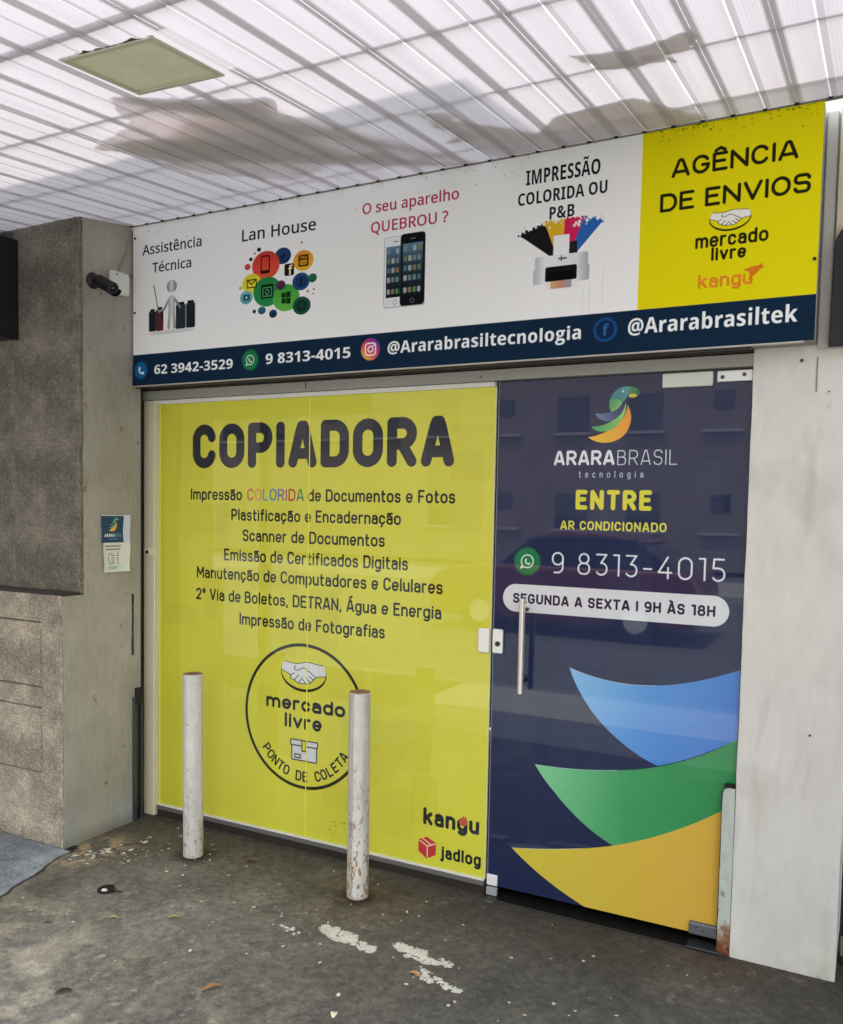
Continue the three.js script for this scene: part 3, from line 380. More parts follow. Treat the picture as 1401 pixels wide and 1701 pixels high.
{
  const g = new THREE.PlaneGeometry(700, 700, 1, 1); g.rotateX(-Math.PI / 2); g.translate(0, -0.14, 0);
  const uv = g.attributes.uv; for (let i = 0; i < uv.count; i++) uv.setXY(i, uv.getX(i) * 350, uv.getY(i) * 350);
  structure('road', g, asphalt);
  const top = new THREE.PlaneGeometry(SX1 - SX0, SZ1 - SZ0, 1, 1); top.rotateX(-Math.PI / 2); top.translate((SX0 + SX1) / 2, 0, (SZ0 + SZ1) / 2);
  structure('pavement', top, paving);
  structure('pavement', worldUV(merge([box(SX0, 9, -0.13, -0.004, -0.4, 4.1), box(SX0, 9, -0.004, 0, SZ1, 4.1), box(SX1, 9, -0.004, 0, -0.4, SZ1)]), 0.5), paleConcrete);
  structure('kerb', worldUV(rbox(-9, 9, -0.14, 0.005, 4.103, 4.25, 0.02)), std({ color: 0x8a8780, roughness: 0.9 }));
  // bluish stone paving of the neighbour: single slabs with open joints
  const blue = thing('stone_paving', [0, 0, 0], 'blue grey stone slab paving at the foot of the rough pilaster', 'paving'); blue.userData.kind = 'structure';
  const stone = std({ map: dataTex(512, 512, (u, v) => { const a = fbm(u * 7, v * 7, 5), b = fbm(u * 50, v * 50, 3), c = fbm(u * 3 + 5, v * 12, 3); const k = 132 + 60 * (a - 0.5) + 30 * (b - 0.5) + 34 * (c - 0.5); return [k * 0.96, k * 0.99, k * 1.02]; }), roughness: 0.8, bumpMap: roughBump, bumpScale: 0.006 });
  const edgeX = (z) => -1.868 + (z - 0.58) * 0.29 + 0.045 * (fbm(z * 14, 3, 4) - 0.5);
  for (let i = 0; i < 6; i++) for (let j = 0; j < 5; j++) {
    const z0 = j ? 0.74 + (j - 1) * 0.5 + (i % 2) * 0.12 : 0.566, z1 = 0.74 + j * 0.5 + (i % 2) * 0.12 - 0.008, xr = -2.16 - (i - 1) * 0.42, x0 = i ? xr - 0.412 : -2.152, h = 0.0015 + 0.003 * hash(i, j), s = new THREE.Shape();
    s.moveTo(x0, -z0); for (let k = 0; k <= 40; k++) { const z = z0 + (z1 - z0) * k / 40; s.lineTo(i ? xr : edgeX(z), -z); } s.lineTo(x0, -z1);
    const e = new THREE.ExtrudeGeometry(s, { depth: 0.03, bevelEnabled: true, bevelSize: 0.001, bevelThickness: 0.001, bevelSegments: 1 }); e.rotateX(-Math.PI / 2); e.translate(0, h - 0.031, 0);
    part('slab', worldUV(e, 1.2), stone, blue);
  }
  structure('ground', worldUV(box(-9, SX0, -0.13, -0.03, -0.4, 4.1), 0.5), M.soot);
}

// ---------------------------------------------------------------- building: white pillar, pilaster, upper wall
{
  const p = thing('wall_pillar', [1.16, 0, 0], 'wide white painted wall pillar right of the glass door, scuffed near the ground', 'pillar');
  const s = new THREE.Shape(), L = -0.174, Rr = 0.1725; s.moveTo(L, 0); for (let i = 1; i <= 14; i++) s.lineTo(L + (Rr - L) * i / 15, 0.006 * (hash(i, 4) - 0.3)); s.lineTo(Rr, 0.002);
  for (let i = 1; i < 40; i++) s.lineTo(Rr + 0.0025 * (hash(i, 8) - 0.5) - (hash(i, 9) > 0.9 ? 0.004 : 0), i * 0.075); s.lineTo(Rr, 3.02); s.lineTo(L, 3.02); for (let i = 39; i > 0; i--) s.lineTo(L + 0.002 * (hash(i, 18) - 0.5), i * 0.075);
  const g = new THREE.ExtrudeGeometry(s, { depth: 0.42, bevelEnabled: true, bevelSize: 0.003, bevelThickness: 0.003, bevelSegments: 2 }); g.translate(0, 0, -0.393);
  const uv = worldUV(g); { const a = uv.attributes.uv; for (let i = 0; i < a.count; i++) a.setXY(i, (a.getX(i) + 0.2) * 1.0, a.getY(i) / 3.05); }
  part('shaft', uv, paintWhite, p);
  // hairline scratches, stains and drill holes on its face
  const dirt = std({ color: 0x8d8878, roughness: 0.9 }), dark = std({ color: 0x4c4638, roughness: 0.9 });
  for (const [x, y, r] of [[0.135, 1.98, 0.005], [-0.02, 2.16, 0.006], [0.06, 0.86, 0.004], [0.07, 2.05, 0.003]]) part('drill_hole', new THREE.CylinderGeometry(r, r, 0.003, 10).rotateX(Math.PI / 2), dark, p, [x, y, 0.0345]);
  const drip = new THREE.PlaneGeometry(0.0045, 0.12, 1, 1); part('drip_stain', drip, dirt, p, [0.03, 2.11, 0.0335]);
}
{
  const p = thing('pilaster', [-1.9125, 0, 0], 'rough brown stucco pilaster with a paler plinth and a painted side left of the window', 'pilaster');
  // painted return towards the shopfront
  const ret = worldUV(merge([box(-0.9, 0, 0, 3.0, 0.085, 0.44), box(-0.9, 0, 0, 1.19, 0.44, 0.5285), box(-0.9, -0.12, 0, 3, -0.4, 0.085), box(-0.0045, 0, 0, 1.19, 0.5288, 0.5555)])); { const a = ret.attributes.uv; for (let i = 0; i < a.count; i++) a.setXY(i, a.getX(i) + 0.3, a.getY(i) / 3.05); }
  part('painted_side', ret, paintGrey, p);
  const slab = (x0, x1, y0, y1, z0, z1, rag, bev) => {   // render coat with a broken right edge
    const s = new THREE.Shape(); s.moveTo(x0, y0); for (let i = 0; i <= 5; i++) s.lineTo(x0 + (x1 - x0) * (0.55 + 0.09 * i) , y0 + 0.004 * (hash(i, 77) - 0.5));
    const n = Math.round((y1 - y0) / 0.022); for (let i = 1; i <= n; i++) s.lineTo(x1 + rag * (fbm(i * 0.31, y0 * 7, 3) - 0.5) * 2, y0 + (y1 - y0) * i / n); s.lineTo(x0, y1);
    const g = new THREE.ExtrudeGeometry(s, { depth: z1 - z0 - 2 * bev, bevelEnabled: true, bevelSize: bev, bevelThickness: bev, bevelSegments: 2 }); g.translate(0, 0, z0 + bev); return worldUV(g, 2.2);
  };
  part('stucco_facing', slab(-0.9, -0.001, 1.203, 3.0, 0.442, 0.46, 0.007, 0.003), stuccoDark, p);
  // plinth: margin strips round two recessed-joint panels
  const plinth = new THREE.Group(); plinth.name = 'plinth'; p.add(plinth);
  const s = new THREE.Shape(); s.moveTo(-0.9, 0.004); s.lineTo(-0.009, 0); const n = 50; for (let i = 1; i <= n; i++) s.lineTo(-0.009 + 0.005 * (fbm(i * 0.4, 3, 3) - 0.5), 1.2 * i / n); s.lineTo(-0.9, 1.2);
  for (const [b, t] of [[0.335, 0.656], [0.746, 1.064]]) { const h = new THREE.Path(); h.moveTo(-0.8, b); h.lineTo(-0.8, t); h.lineTo(-0.148, t); h.lineTo(-0.148, b); h.closePath(); s.holes.push(h); }
  const g = new THREE.ExtrudeGeometry(s, { depth: 0.027, bevelEnabled: true, bevelSize: 0.002, bevelThickness: 0.002, bevelSegments: 1 }); g.translate(0, 0, 0.531); part('margin', worldUV(g, 2.2), stuccoPale, plinth);
  for (const [b, t] of [[0.335, 0.656], [0.746, 1.064]]) part('panel', worldUV(rbox(-0.796, -0.1555, b + 0.0075, t - 0.0075, 0.530, 0.5605, 0.005), 2.2), stuccoPale, plinth);
  part('ledge', worldUV(rbox(-0.9, -0.002, 1.19, 1.204, 0.4605, 0.5605, 0.003), 2), std({ color: 0x3a322c, roughness: 1 }), plinth);
  // rubbed dark patches where the shutter rail used to be
  const sm = new THREE.Shape(); for (let i = 0; i <= 24; i++) sm.lineTo(0.006 * (0.6 + fbm(i * 0.5, 8, 3)), i * 0.013); for (let i = 24; i >= 0; i--) sm.lineTo(-0.008 * fbm(i * 0.7, 1, 3), i * 0.013);
  const sg = new THREE.ExtrudeGeometry(sm, { depth: 0.003, bevelEnabled: false }); sg.rotateY(Math.PI / 2); sg.translate(0, 0.86, 0.138); part('chipped_edge', sg, std({ color: 0x35332c, roughness: 1 }), p);
  p.userData.label = 'rough brown stucco pilaster with a paler plinth and a painted side left of the window';
}
{
  const w = thing('building_wall', [0, 0, 0], 'building wall standing above and behind the sign board', 'wall'); w.userData.kind = 'structure';
  const wall = std({ color: 0xb9b4a8, roughness: 0.9 });
  part('upper_wall', [box(-6, 0.0, 2.98, 6.3, -0.6, 0.0), box(0, 6, 2.98, 4.1, -0.6, 0.0)], wall, w);
  part('lintel', box(-1.98, 2.9, 2.32, 2.978, -0.5, -0.02), wall, w);
  part('rear_room', [box(-1.99, 1.5, -0.1, 2.32, -3.1, -3.0), box(-2.1, -2.0, -0.1, 2.32, -3.1, -0.4), box(1.4, 1.5, -0.1, 2.32, -3.1, -0.4), box(-2.1, 1.5, 2.325, 2.4, -3.1, -0.51)], wall, w);
  part('added_shade_wall', box(3.0, 3.12, 0, 2.6, 0.2, 2.4), std({ color: 0x77716a, roughness: 0.95 }), w);  // unseen wall, added to block light coming from the right
  part('side_wall', [box(-6, -2.81, 0, 2.97, -0.6, 0.3), box(2.9, 6, 0, 2.97, -0.6, 0.0)], std({ color: 0x6f675c, roughness: 0.95 }), w);
}
// ---------------------------------------------------------------- shopfront frame, glass, door
{
  const f = thing('shopfront_frame', [0, 0, 0], 'cream aluminium shopfront frame with header beam around the window and door', 'window frame');
  part('header_beam', rbox(-1.955, 0.984, 2.152, 2.197, -0.05, 0.03, 0.003), M.header, f);
  part('header_trim', rbox(-1.9, -0.012, 2.131, 2.151, -0.02, 0.012, 0.003), M.white, f);
  part('jamb', rbox(-1.957, -1.8805, 0.0, 2.151, -0.05, 0.02, 0.006), M.cream, f);
  part('jamb_bead', rbox(-1.8800, -1.8710, 0.055, 2.130, -0.012, 0.010, 0.002), M.cream, f);
  part('bottom_track', rbox(-1.872, -0.012, 0.036, 0.0565, -0.02, 0.012, 0.003), M.track, f);
  part('bottom_bead', rbox(-1.868, -0.012, 0.0568, 0.066, -0.008, 0.0095, 0.002), M.white, f);
  part('base_kerb', worldUV(rbox(-1.872, -0.006, -0.02, 0.0355, -0.12, 0.006, 0.004)), M.sill, f);
  const k = part('jamb_lock', new THREE.CylinderGeometry(0.021, 0.023, 0.016, 20).rotateX(Math.PI / 2), M.cream, f, [-1.918, 1.381, 0.027]);
  part('keyhole', new THREE.CylinderGeometry(0.009, 0.009, 0.008, 14).rotateX(Math.PI / 2), M.chrome, k, [0.006, -0.002, 0.01]);
  part('screw', new THREE.CylinderGeometry(0.003, 0.003, 0.003, 8).rotateX(Math.PI / 2), M.soot, f, [-0.07, 2.17, 0.031]);
  part('wire_end', new THREE.CylinderGeometry(0.0015, 0.0015, 0.03, 6), M.soot, f, [-0.94, 2.178, 0.033]);
}
const XS = -0.9355;     // seam between the two leaves
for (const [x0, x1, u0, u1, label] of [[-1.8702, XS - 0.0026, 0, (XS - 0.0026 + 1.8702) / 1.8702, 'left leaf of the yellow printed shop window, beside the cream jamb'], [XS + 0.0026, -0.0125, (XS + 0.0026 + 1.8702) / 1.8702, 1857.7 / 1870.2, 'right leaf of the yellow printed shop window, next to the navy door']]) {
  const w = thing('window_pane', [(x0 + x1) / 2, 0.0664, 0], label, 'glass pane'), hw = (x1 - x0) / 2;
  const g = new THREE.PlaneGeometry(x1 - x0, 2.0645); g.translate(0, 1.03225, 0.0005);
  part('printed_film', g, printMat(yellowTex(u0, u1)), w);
  part('glass_body', box(-hw, hw, 0, 2.0645, -0.0095, -0.0005), phys({ color: 0xb8b23a, roughness: 0.3 }), w);
  if (u0) {
    part('edge_strip', box(hw + 0.0006, hw + 0.004, 0, 2.0645, -0.0095, 0.001), std({ color: 0xd9d7b0, roughness: 0.4 }), w);
    part('lock_plate', rbox(hw - 0.05, hw + 0.001, 0.965, 1.068, 0.0012, 0.016, 0.011, 4), M.satin, w);
  } else part('seam_glow', box(hw + 0.0003, hw + 0.0049, 0, 2.0645, -0.008, 0.0015), std({ color: 0xf4ee3c, roughness: 0.35 }), w);  // bright yellow strip: painted glow of the backlit joint between the leaves
}
{
  const d = thing('glass_door', [0, 0, 0], 'navy printed glass door with a long bar handle and coloured feather shapes', 'door');
  const g = new THREE.PlaneGeometry(0.974, 2.104); g.translate(0.4915, 1.098, 0.0005); part('printed_film', g, printMat(doorTex), d);
  part('glass_body', [box(0.0045, 0.9785, 0.046, 2.15, -0.0095, -0.0005)], phys({ color: 0x16203a, roughness: 0.3 }), d);
  part('edge_strip', box(0.0005, 0.004, 0.046, 2.15, -0.0095, 0.001), std({ color: 0x7e7f88, roughness: 0.35 }), d);
  const h = part('handle', merge([new THREE.CylinderGeometry(0.0125, 0.0125, 0.385, 24).translate(0, 0, 0)]), std({ color: 0xd8d4cc, roughness: 0.25, metalness: 0.75 }), d, [0.15, 1.081, 0.06]);
  for (const y of [-0.145, 0.145]) part('standoff', new THREE.CylinderGeometry(0.008, 0.008, 0.05, 14).rotateX(Math.PI / 2), M.rubber, h, [0, y, -0.032]);
  const l = part('lock_plate', rbox(0.003, 0.05, 1.033, 1.136, 0.0012, 0.018, 0.011, 4), M.satin, d);
  part('key_cylinder', new THREE.CylinderGeometry(0.011, 0.011, 0.006, 18).rotateX(Math.PI / 2), M.steel, l, [0.03, 1.075, 0.02]);
  part('keyhole', box(-0.0025, 0.0025, -0.008, 0.008, -0.001, 0.001), M.black, l, [0.03, 1.077, 0.0242]);
  part('closer_plate', rbox(0.662, 0.845, 2.092, 2.145, 0.0012, 0.014, 0.01, 4), std({ color: 0xd8dcd0, roughness: 0.4 }), d);
  const th = part('top_hinge', rbox(0.859, 0.981, 2.104, 2.143, 0.0012, 0.016, 0.004, 2), M.satin, d);
  for (const [x, y] of [[0.878, 2.12], [0.952, 2.126]]) part('screw', new THREE.CylinderGeometry(0.007, 0.007, 0.005, 14).rotateX(Math.PI / 2), M.steel, th, [x, y, 0.0165]);
  const bh = part('bottom_hinge', rbox(0.834, 0.955, 0.0475, 0.094, 0.0012, 0.022, 0.006, 2), M.grey, d);
  for (const [x, y] of [[0.862, 0.08], [0.886, 0.07]]) part('screw', new THREE.CylinderGeometry(0.004, 0.004, 0.004, 12).rotateX(Math.PI / 2), M.chrome, bh, [x, y, 0.023]);
  part('corner_plate', rbox(0.002, 0.05, 0.048, 0.094, 0.0012, 0.012, 0.004, 2), M.satin, d);
  part('hook', new THREE.TorusGeometry(0.012, 0.003, 8, 20, 4.2), M.black, d, [0.142, 0.94, 0.014]);
}
structure('threshold', rbox(-0.005, 0.985, -0.03, 0.006, -0.3, 0.045, 0.003), M.granite);
single('floor_plate', rbox(0.003, 0.05, 0.007, 0.041, 0.0, 0.016, 0.003), std({ color: 0x9a9da0, roughness: 0.45 }), 'small square metal floor fitting below the lower left corner of the navy door', 'floor plate');
single('floor_plate', rbox(0.832, 0.958, 0.0065, 0.013, -0.02, 0.05, 0.003), M.steel, 'dull steel floor plate under the bottom hinge of the navy door', 'floor plate');

// ---------------------------------------------------------------- shutter: dark box under the sign, guide rails
{
  const s = thing('shutter_box', [0, 2.2, 0], 'dark rolling shutter housing tucked below the sign board', 'shutter');
  part('housing', rbox(-1.93, 0.983, 0.012, 0.11, -0.02, 0.136, 0.004), M.soot, s); part('slot_lip', rbox(-1.93, 0.983, -0.001, 0.0105, 0.034, 0.05, 0.002), std({ color: 0x2a2320, roughness: 0.6 }), s); part('slot_lip', rbox(-1.93, 0.983, 0.0, 0.0105, 0.1, 0.115, 0.002), std({ color: 0x2a2320, roughness: 0.6 }), s);
  const r = thing('guide_rail', [-1.9125, 0, 0], 'black shutter guide channel between painted pilaster side and cream jamb', 'guide rail');
  part('channel', [box(-0.10, -0.05, 0, 2.2, 0.021, 0.084), box(-0.05, 0.0, 0.66, 2.2, 0.074, 0.0845)], M.black, r);
  part('lip', rbox(-0.006, 0.004, 0.0, 2.2, 0.0846, 0.0875, 0.001), std({ color: 0x8a8578, roughness: 0.6 }), r);
  const t = thing('rail_stub', [-1.9125, 0, 0], 'dark steel stump of a shutter rail at the foot of the left jamb', 'rail stub');
  part('flange', rbox(0.001, 0.012, 0.005, 0.645, 0.115, 0.14, 0.002), M.steel, t); part('web', rbox(-0.002, 0.006, 0.005, 0.66, 0.089, 0.114, 0.002), M.black, t); part('flange', rbox(0.001, 0.014, 0.005, 0.645, 0.080, 0.088, 0.002), M.steel, t);
  part('hook_plate', rbox(0.0, 0.02, 0.60, 0.69, 0.09, 0.125, 0.006), M.black, t);
}
{
  const tex = dataTex(128, 512, (u, v) => { const n = fbm(u * 6, v * 30, 4), r = smooth(0.22, 0.04, v + 0.22 * (n - 0.5)), c = smooth(0.66, 0.7, fbm(u * 8 + 3, v * 22, 3)) * smooth(0.75, 0.2, v); const b = [186, 194, 184], k = [118, 66, 36]; return b.map((q, i) => (q + 24 * (n - 0.5)) * (1 - r) + (k[i] + 40 * (n - 0.5)) * r - 50 * c); });
  const t = thing('rail_stub', [0.961, 0, 0.018], 'pale green rusty stump of a shutter rail against the white pillar', 'rail stub');
  const s = new THREE.Shape(); s.moveTo(-0.022, 0); for (let i = 1; i < 12; i++) s.lineTo(-0.022 + 0.004 * (hash(i, 31) - 0.5), i * 0.05); s.lineTo(-0.021, 0.6); s.quadraticCurveTo(-0.018, 0.628, 0.006, 0.628); s.lineTo(0.019, 0.628); s.lineTo(0.02, 0);
  const g = new THREE.ExtrudeGeometry(s, { depth: 0.014, bevelEnabled: true, bevelSize: 0.0015, bevelThickness: 0.0015, bevelSegments: 1 }); const w = worldUV(g); { const a = w.attributes.uv; for (let i = 0; i < a.count; i++) a.setXY(i, a.getX(i) * 6, a.getY(i) / 0.63); }
  part('channel', w, std({ map: tex, roughness: 0.75 }), t); part('edge_strip', box(-0.0245, -0.0222, 0.02, 0.61, -0.004, 0.016), M.soot, t); part('cap', rbox(-0.018, 0.02, 0.63, 0.642, -0.004, 0.016, 0.003), M.soot, t);
}

// ---------------------------------------------------------------- sign board
{
  const s = thing('shop_sign', [-0.3595, 2.5926, 0.14], 'long white, yellow and navy sign board above the shopfront', 'sign'), hw = 1.5429, hh = 0.3849;
  const g = new THREE.PlaneGeometry(2 * hw, 2 * hh); g.translate(0, 0, 0.001); part('printed_face', g, printMat(signTex, false), s);
  part('case', box(-hw, hw, -hh + 0.0, hh, -0.1, 0.0), std({ color: 0x8f8b84, roughness: 0.6 }), s);
  part('bottom_trim', rbox(-hw, hw - 0.03, -hh - 0.006, -hh - 0.0005, -0.012, 0.004, 0.001), std({ color: 0xb9b8b0, roughness: 0.4, metalness: 0.3 }), s);
  for (const [x, y] of [[-hw + 0.012, -0.03], [hw - 0.01, -0.12], [hw - 0.015, -0.31], [-hw + 0.015, 0.33]]) part('bolt', new THREE.CylinderGeometry(0.005, 0.006, 0.006, 8).rotateX(Math.PI / 2), M.soot, s, [x, y, 0.004]);
}
// ---------------------------------------------------------------- canopy of translucent boards on steel purlins
const fan = (x, z) => x + (0.07 - 0.055 * x) * (z - 0.14);      // the boards run slightly askew
const slope = 0.15, cy = (z) => 2.984 - slope * (z - 0.14);
const boardTex = (k0) => dataTex(256, 64, (u, v) => {      // u across the 200 mm board: webs of the hollow section, thin bright groove
  const web = 1 - 0.03 * Math.pow(0.5 + 0.5 * Math.cos(u * 2 * Math.PI * 20), 3), st = 0.955 + 0.09 * fbm(u * 9 + k0, 3 + v * 0.5, 3), gr = Math.abs(u - 0.5) < 0.012 ? 1.3 : (u > 0.515 && u < 0.6 ? 0.88 : u < 0.1 || u > 0.9 ? 0.93 : 1), k = 206 * web * st * gr;
  return [k * 1.01, k * 0.97, k * 1.0];
});
const boardMats = [1, 2, 3].map((k) => phys({ map: boardTex(k * 7), roughness: 1, transmission: 0.21, thickness: 0, side: THREE.DoubleSide, ior: 1.3, specularIntensity: 0.2 }));
const flangeMat = phys({ color: 0xc2c2c4, roughness: 1, transmission: 0.48, thickness: 0, side: THREE.DoubleSide, ior: 1.3, specularIntensity: 0.2 });
{
  const c = thing('canopy', [0, 0, 0], 'translucent white ribbed canopy ceiling over the shop entrance', 'canopy'), Z1 = 2.34;
  const strip = (x0, x1, z0, z1, off, ca = -99, cb = 99) => {   // one sheet with a shallow groove along its middle
    const xs = [x0 + 0.0004, (x0 + x1) / 2 - 0.006, (x0 + x1) / 2 - 0.002, (x0 + x1) / 2 + 0.002, (x0 + x1) / 2 + 0.006, x1 - 0.0004], dy = [0, 0, 0.004, 0.004, 0, 0]; if (ca > x0) xs.forEach((q, i) => (xs[i] = Math.max(q, ca + i * 1e-5))); if (cb < x1) xs.forEach((q, i) => (xs[i] = Math.min(q, cb + i * 1e-5)));
    const P = [], U = [], I = [];
    xs.forEach((x, i) => { for (const z of [z0, z1]) { P.push(fan(x, z), cy(z) + dy[i] + off, z); U.push((x - x0) / (x1 - x0), z * 0.5); } });
    for (let i = 0; i < 5; i++) { const a = 2 * i; I.push(a, a + 2, a + 1, a + 1, a + 2, a + 3); }
    const g = new THREE.BufferGeometry(); g.setAttribute('position', new THREE.Float32BufferAttribute(P, 3)); g.setAttribute('uv', new THREE.Float32BufferAttribute(U, 2)); g.setIndex(I); g.computeVertexNormals(); return g;
  };
  const HX0 = -0.652, HX1 = -0.354, HZ0 = 1.44, HZ1 = 1.725;
  for (let i = 0; i < 26; i++) {
    const x0 = -2.9 + i * 0.2, x1 = x0 + 0.2, zs = x1 < -1.9 ? 0.462 : 0.147, m = boardMats[i % 3], cut = x1 > HX0 && x0 < HX1, list = [];
    if (cut) { list.push(strip(x0, x1, zs, HZ0, 0), strip(x0, x1, HZ1, Z1, 0)); if (x0 < HX0) list.push(strip(x0, x1, HZ0, HZ1, 0, -99, HX0)); if (x1 > HX1) list.push(strip(x0, x1, HZ0, HZ1, 0, HX1, 99)); } else list.push(strip(x0, x1, zs, Z1, 0.0006 * (i % 2)));
    const b = part('ceiling_board', list, m, c);
    const fl = (za, zb) => { const g = new THREE.PlaneGeometry(0.031, zb - za); g.rotateX(-Math.PI / 2); const a = g.attributes.position; for (let k = 0; k < 4; k++) { const z = a.getZ(k) + (za + zb) / 2; a.setZ(k, z); a.setX(k, fan(a.getX(k) + x1, z)); a.setY(k, cy(z) + 0.009); } g.computeVertexNormals(); return g; };
    part('joint_flange', cut ? [fl(zs, HZ0), fl(HZ1, Z1)] : fl(zs, Z1), flangeMat, b);
  }
  const bar = (z, w, h, x0 = -3.1, x1 = 2.4) => { const g = rbox(x0, x1, 0.013, 0.013 + h, -w / 2, w / 2, 0.003); g.translate(0, cy(z), z); return g; };
  for (const [z, w] of [[0.335, 0.012], [0.84, 0.014], [1.33, 0.016], [1.82, 0.03]]) part('purlin', bar(z, w, 0.02), M.steel, c);
  part('front_fascia', rbox(-3.1, 2.41, cy(Z1) - 0.12, cy(Z1) + 0.1, Z1 + 0.003, Z1 + 0.03, 0.004), std({ color: 0x9c9b96, roughness: 0.6 }), c);
  part('grey_edge_strip', rbox(-1.9, 1.25, 2.9776, 2.9828, 0.13, 0.1475, 0.001), std({ color: 0x77756e, roughness: 0.6 }), c);
  const nub = new THREE.BoxGeometry(0.014, 0.006, 0.006); for (let i = 0; i < 32; i++) part('gap_shade_box', nub, M.soot, c, [-1.9 + i * 0.1 + 0.004 * (hash(i, 2) - 0.5), cy(0.155) - 0.004, 0.154]);  // small dark boxes stand in for the shade in the board-end gaps
  for (const x of [-2.95, 2.3]) part('post', rbox(x - 0.04, x + 0.04, -0.14, cy(2.28), 2.23, 2.31, 0.005), M.header, c);
  // unlit recessed lamp in the ceiling
  const l = thing('ceiling_light', [-0.3625, cy(1.5825), 1.5825], 'unlit square pale green ceiling light panel set into the ribbed canopy', 'ceiling light'); l.rotation.set(Math.atan(slope), 0.085, 0, 'XYZ');
  const q = 0.143, fr = new THREE.Shape(); fr.moveTo(-q, -q - 0.004); fr.lineTo(q, -q - 0.004); fr.lineTo(q, q + 0.004); fr.lineTo(-q, q + 0.004); const ho = new THREE.Path(); ho.moveTo(-q + 0.010, -q + 0.009); ho.lineTo(-q + 0.010, q - 0.009); ho.lineTo(q - 0.010, q - 0.009); ho.lineTo(q - 0.010, -q + 0.009); fr.holes.push(ho);
  const fg = new THREE.ExtrudeGeometry(fr, { depth: 0.01, bevelEnabled: true, bevelSize: 0.003, bevelThickness: 0.003, bevelSegments: 2 }); fg.rotateX(Math.PI / 2); fg.translate(0, 0.008, 0);
  const gs = new THREE.Shape(); gs.moveTo(-0.15, 0); for (let i = 0; i <= 40; i++) gs.lineTo(-0.15 + 0.3 * i / 40, 0.001 + 0.016 * Math.pow(fbm(i * 0.4, 5, 3), 2) * (i > 3 && i < 34 ? 1.6 : 0.4)); gs.lineTo(0.15, 0);
  const gg = new THREE.ExtrudeGeometry(gs, { depth: 0.001, bevelEnabled: false }); gg.rotateX(Math.PI / 2); gg.translate(0, -0.0005, 0.147); part('grime', gg, std({ color: 0x54452c, roughness: 1 }), l);
  part('frame', fg, std({ color: 0xbcbba8, roughness: 0.5 }), l);
  const dt = dataTex(128, 128, (u, v) => { const k = 1 + 0.1 * (fbm(u * 6, v * 6, 4) - 0.5); return [176 * k, 174 * k, 155 * k]; });
  part('diffuser', rbox(-0.134, 0.134, -0.001, 0.002, -0.136, 0.136, 0.001), phys({ map: dt, roughness: 0.9, transmission: 0.5, thickness: 0 }), l);
}
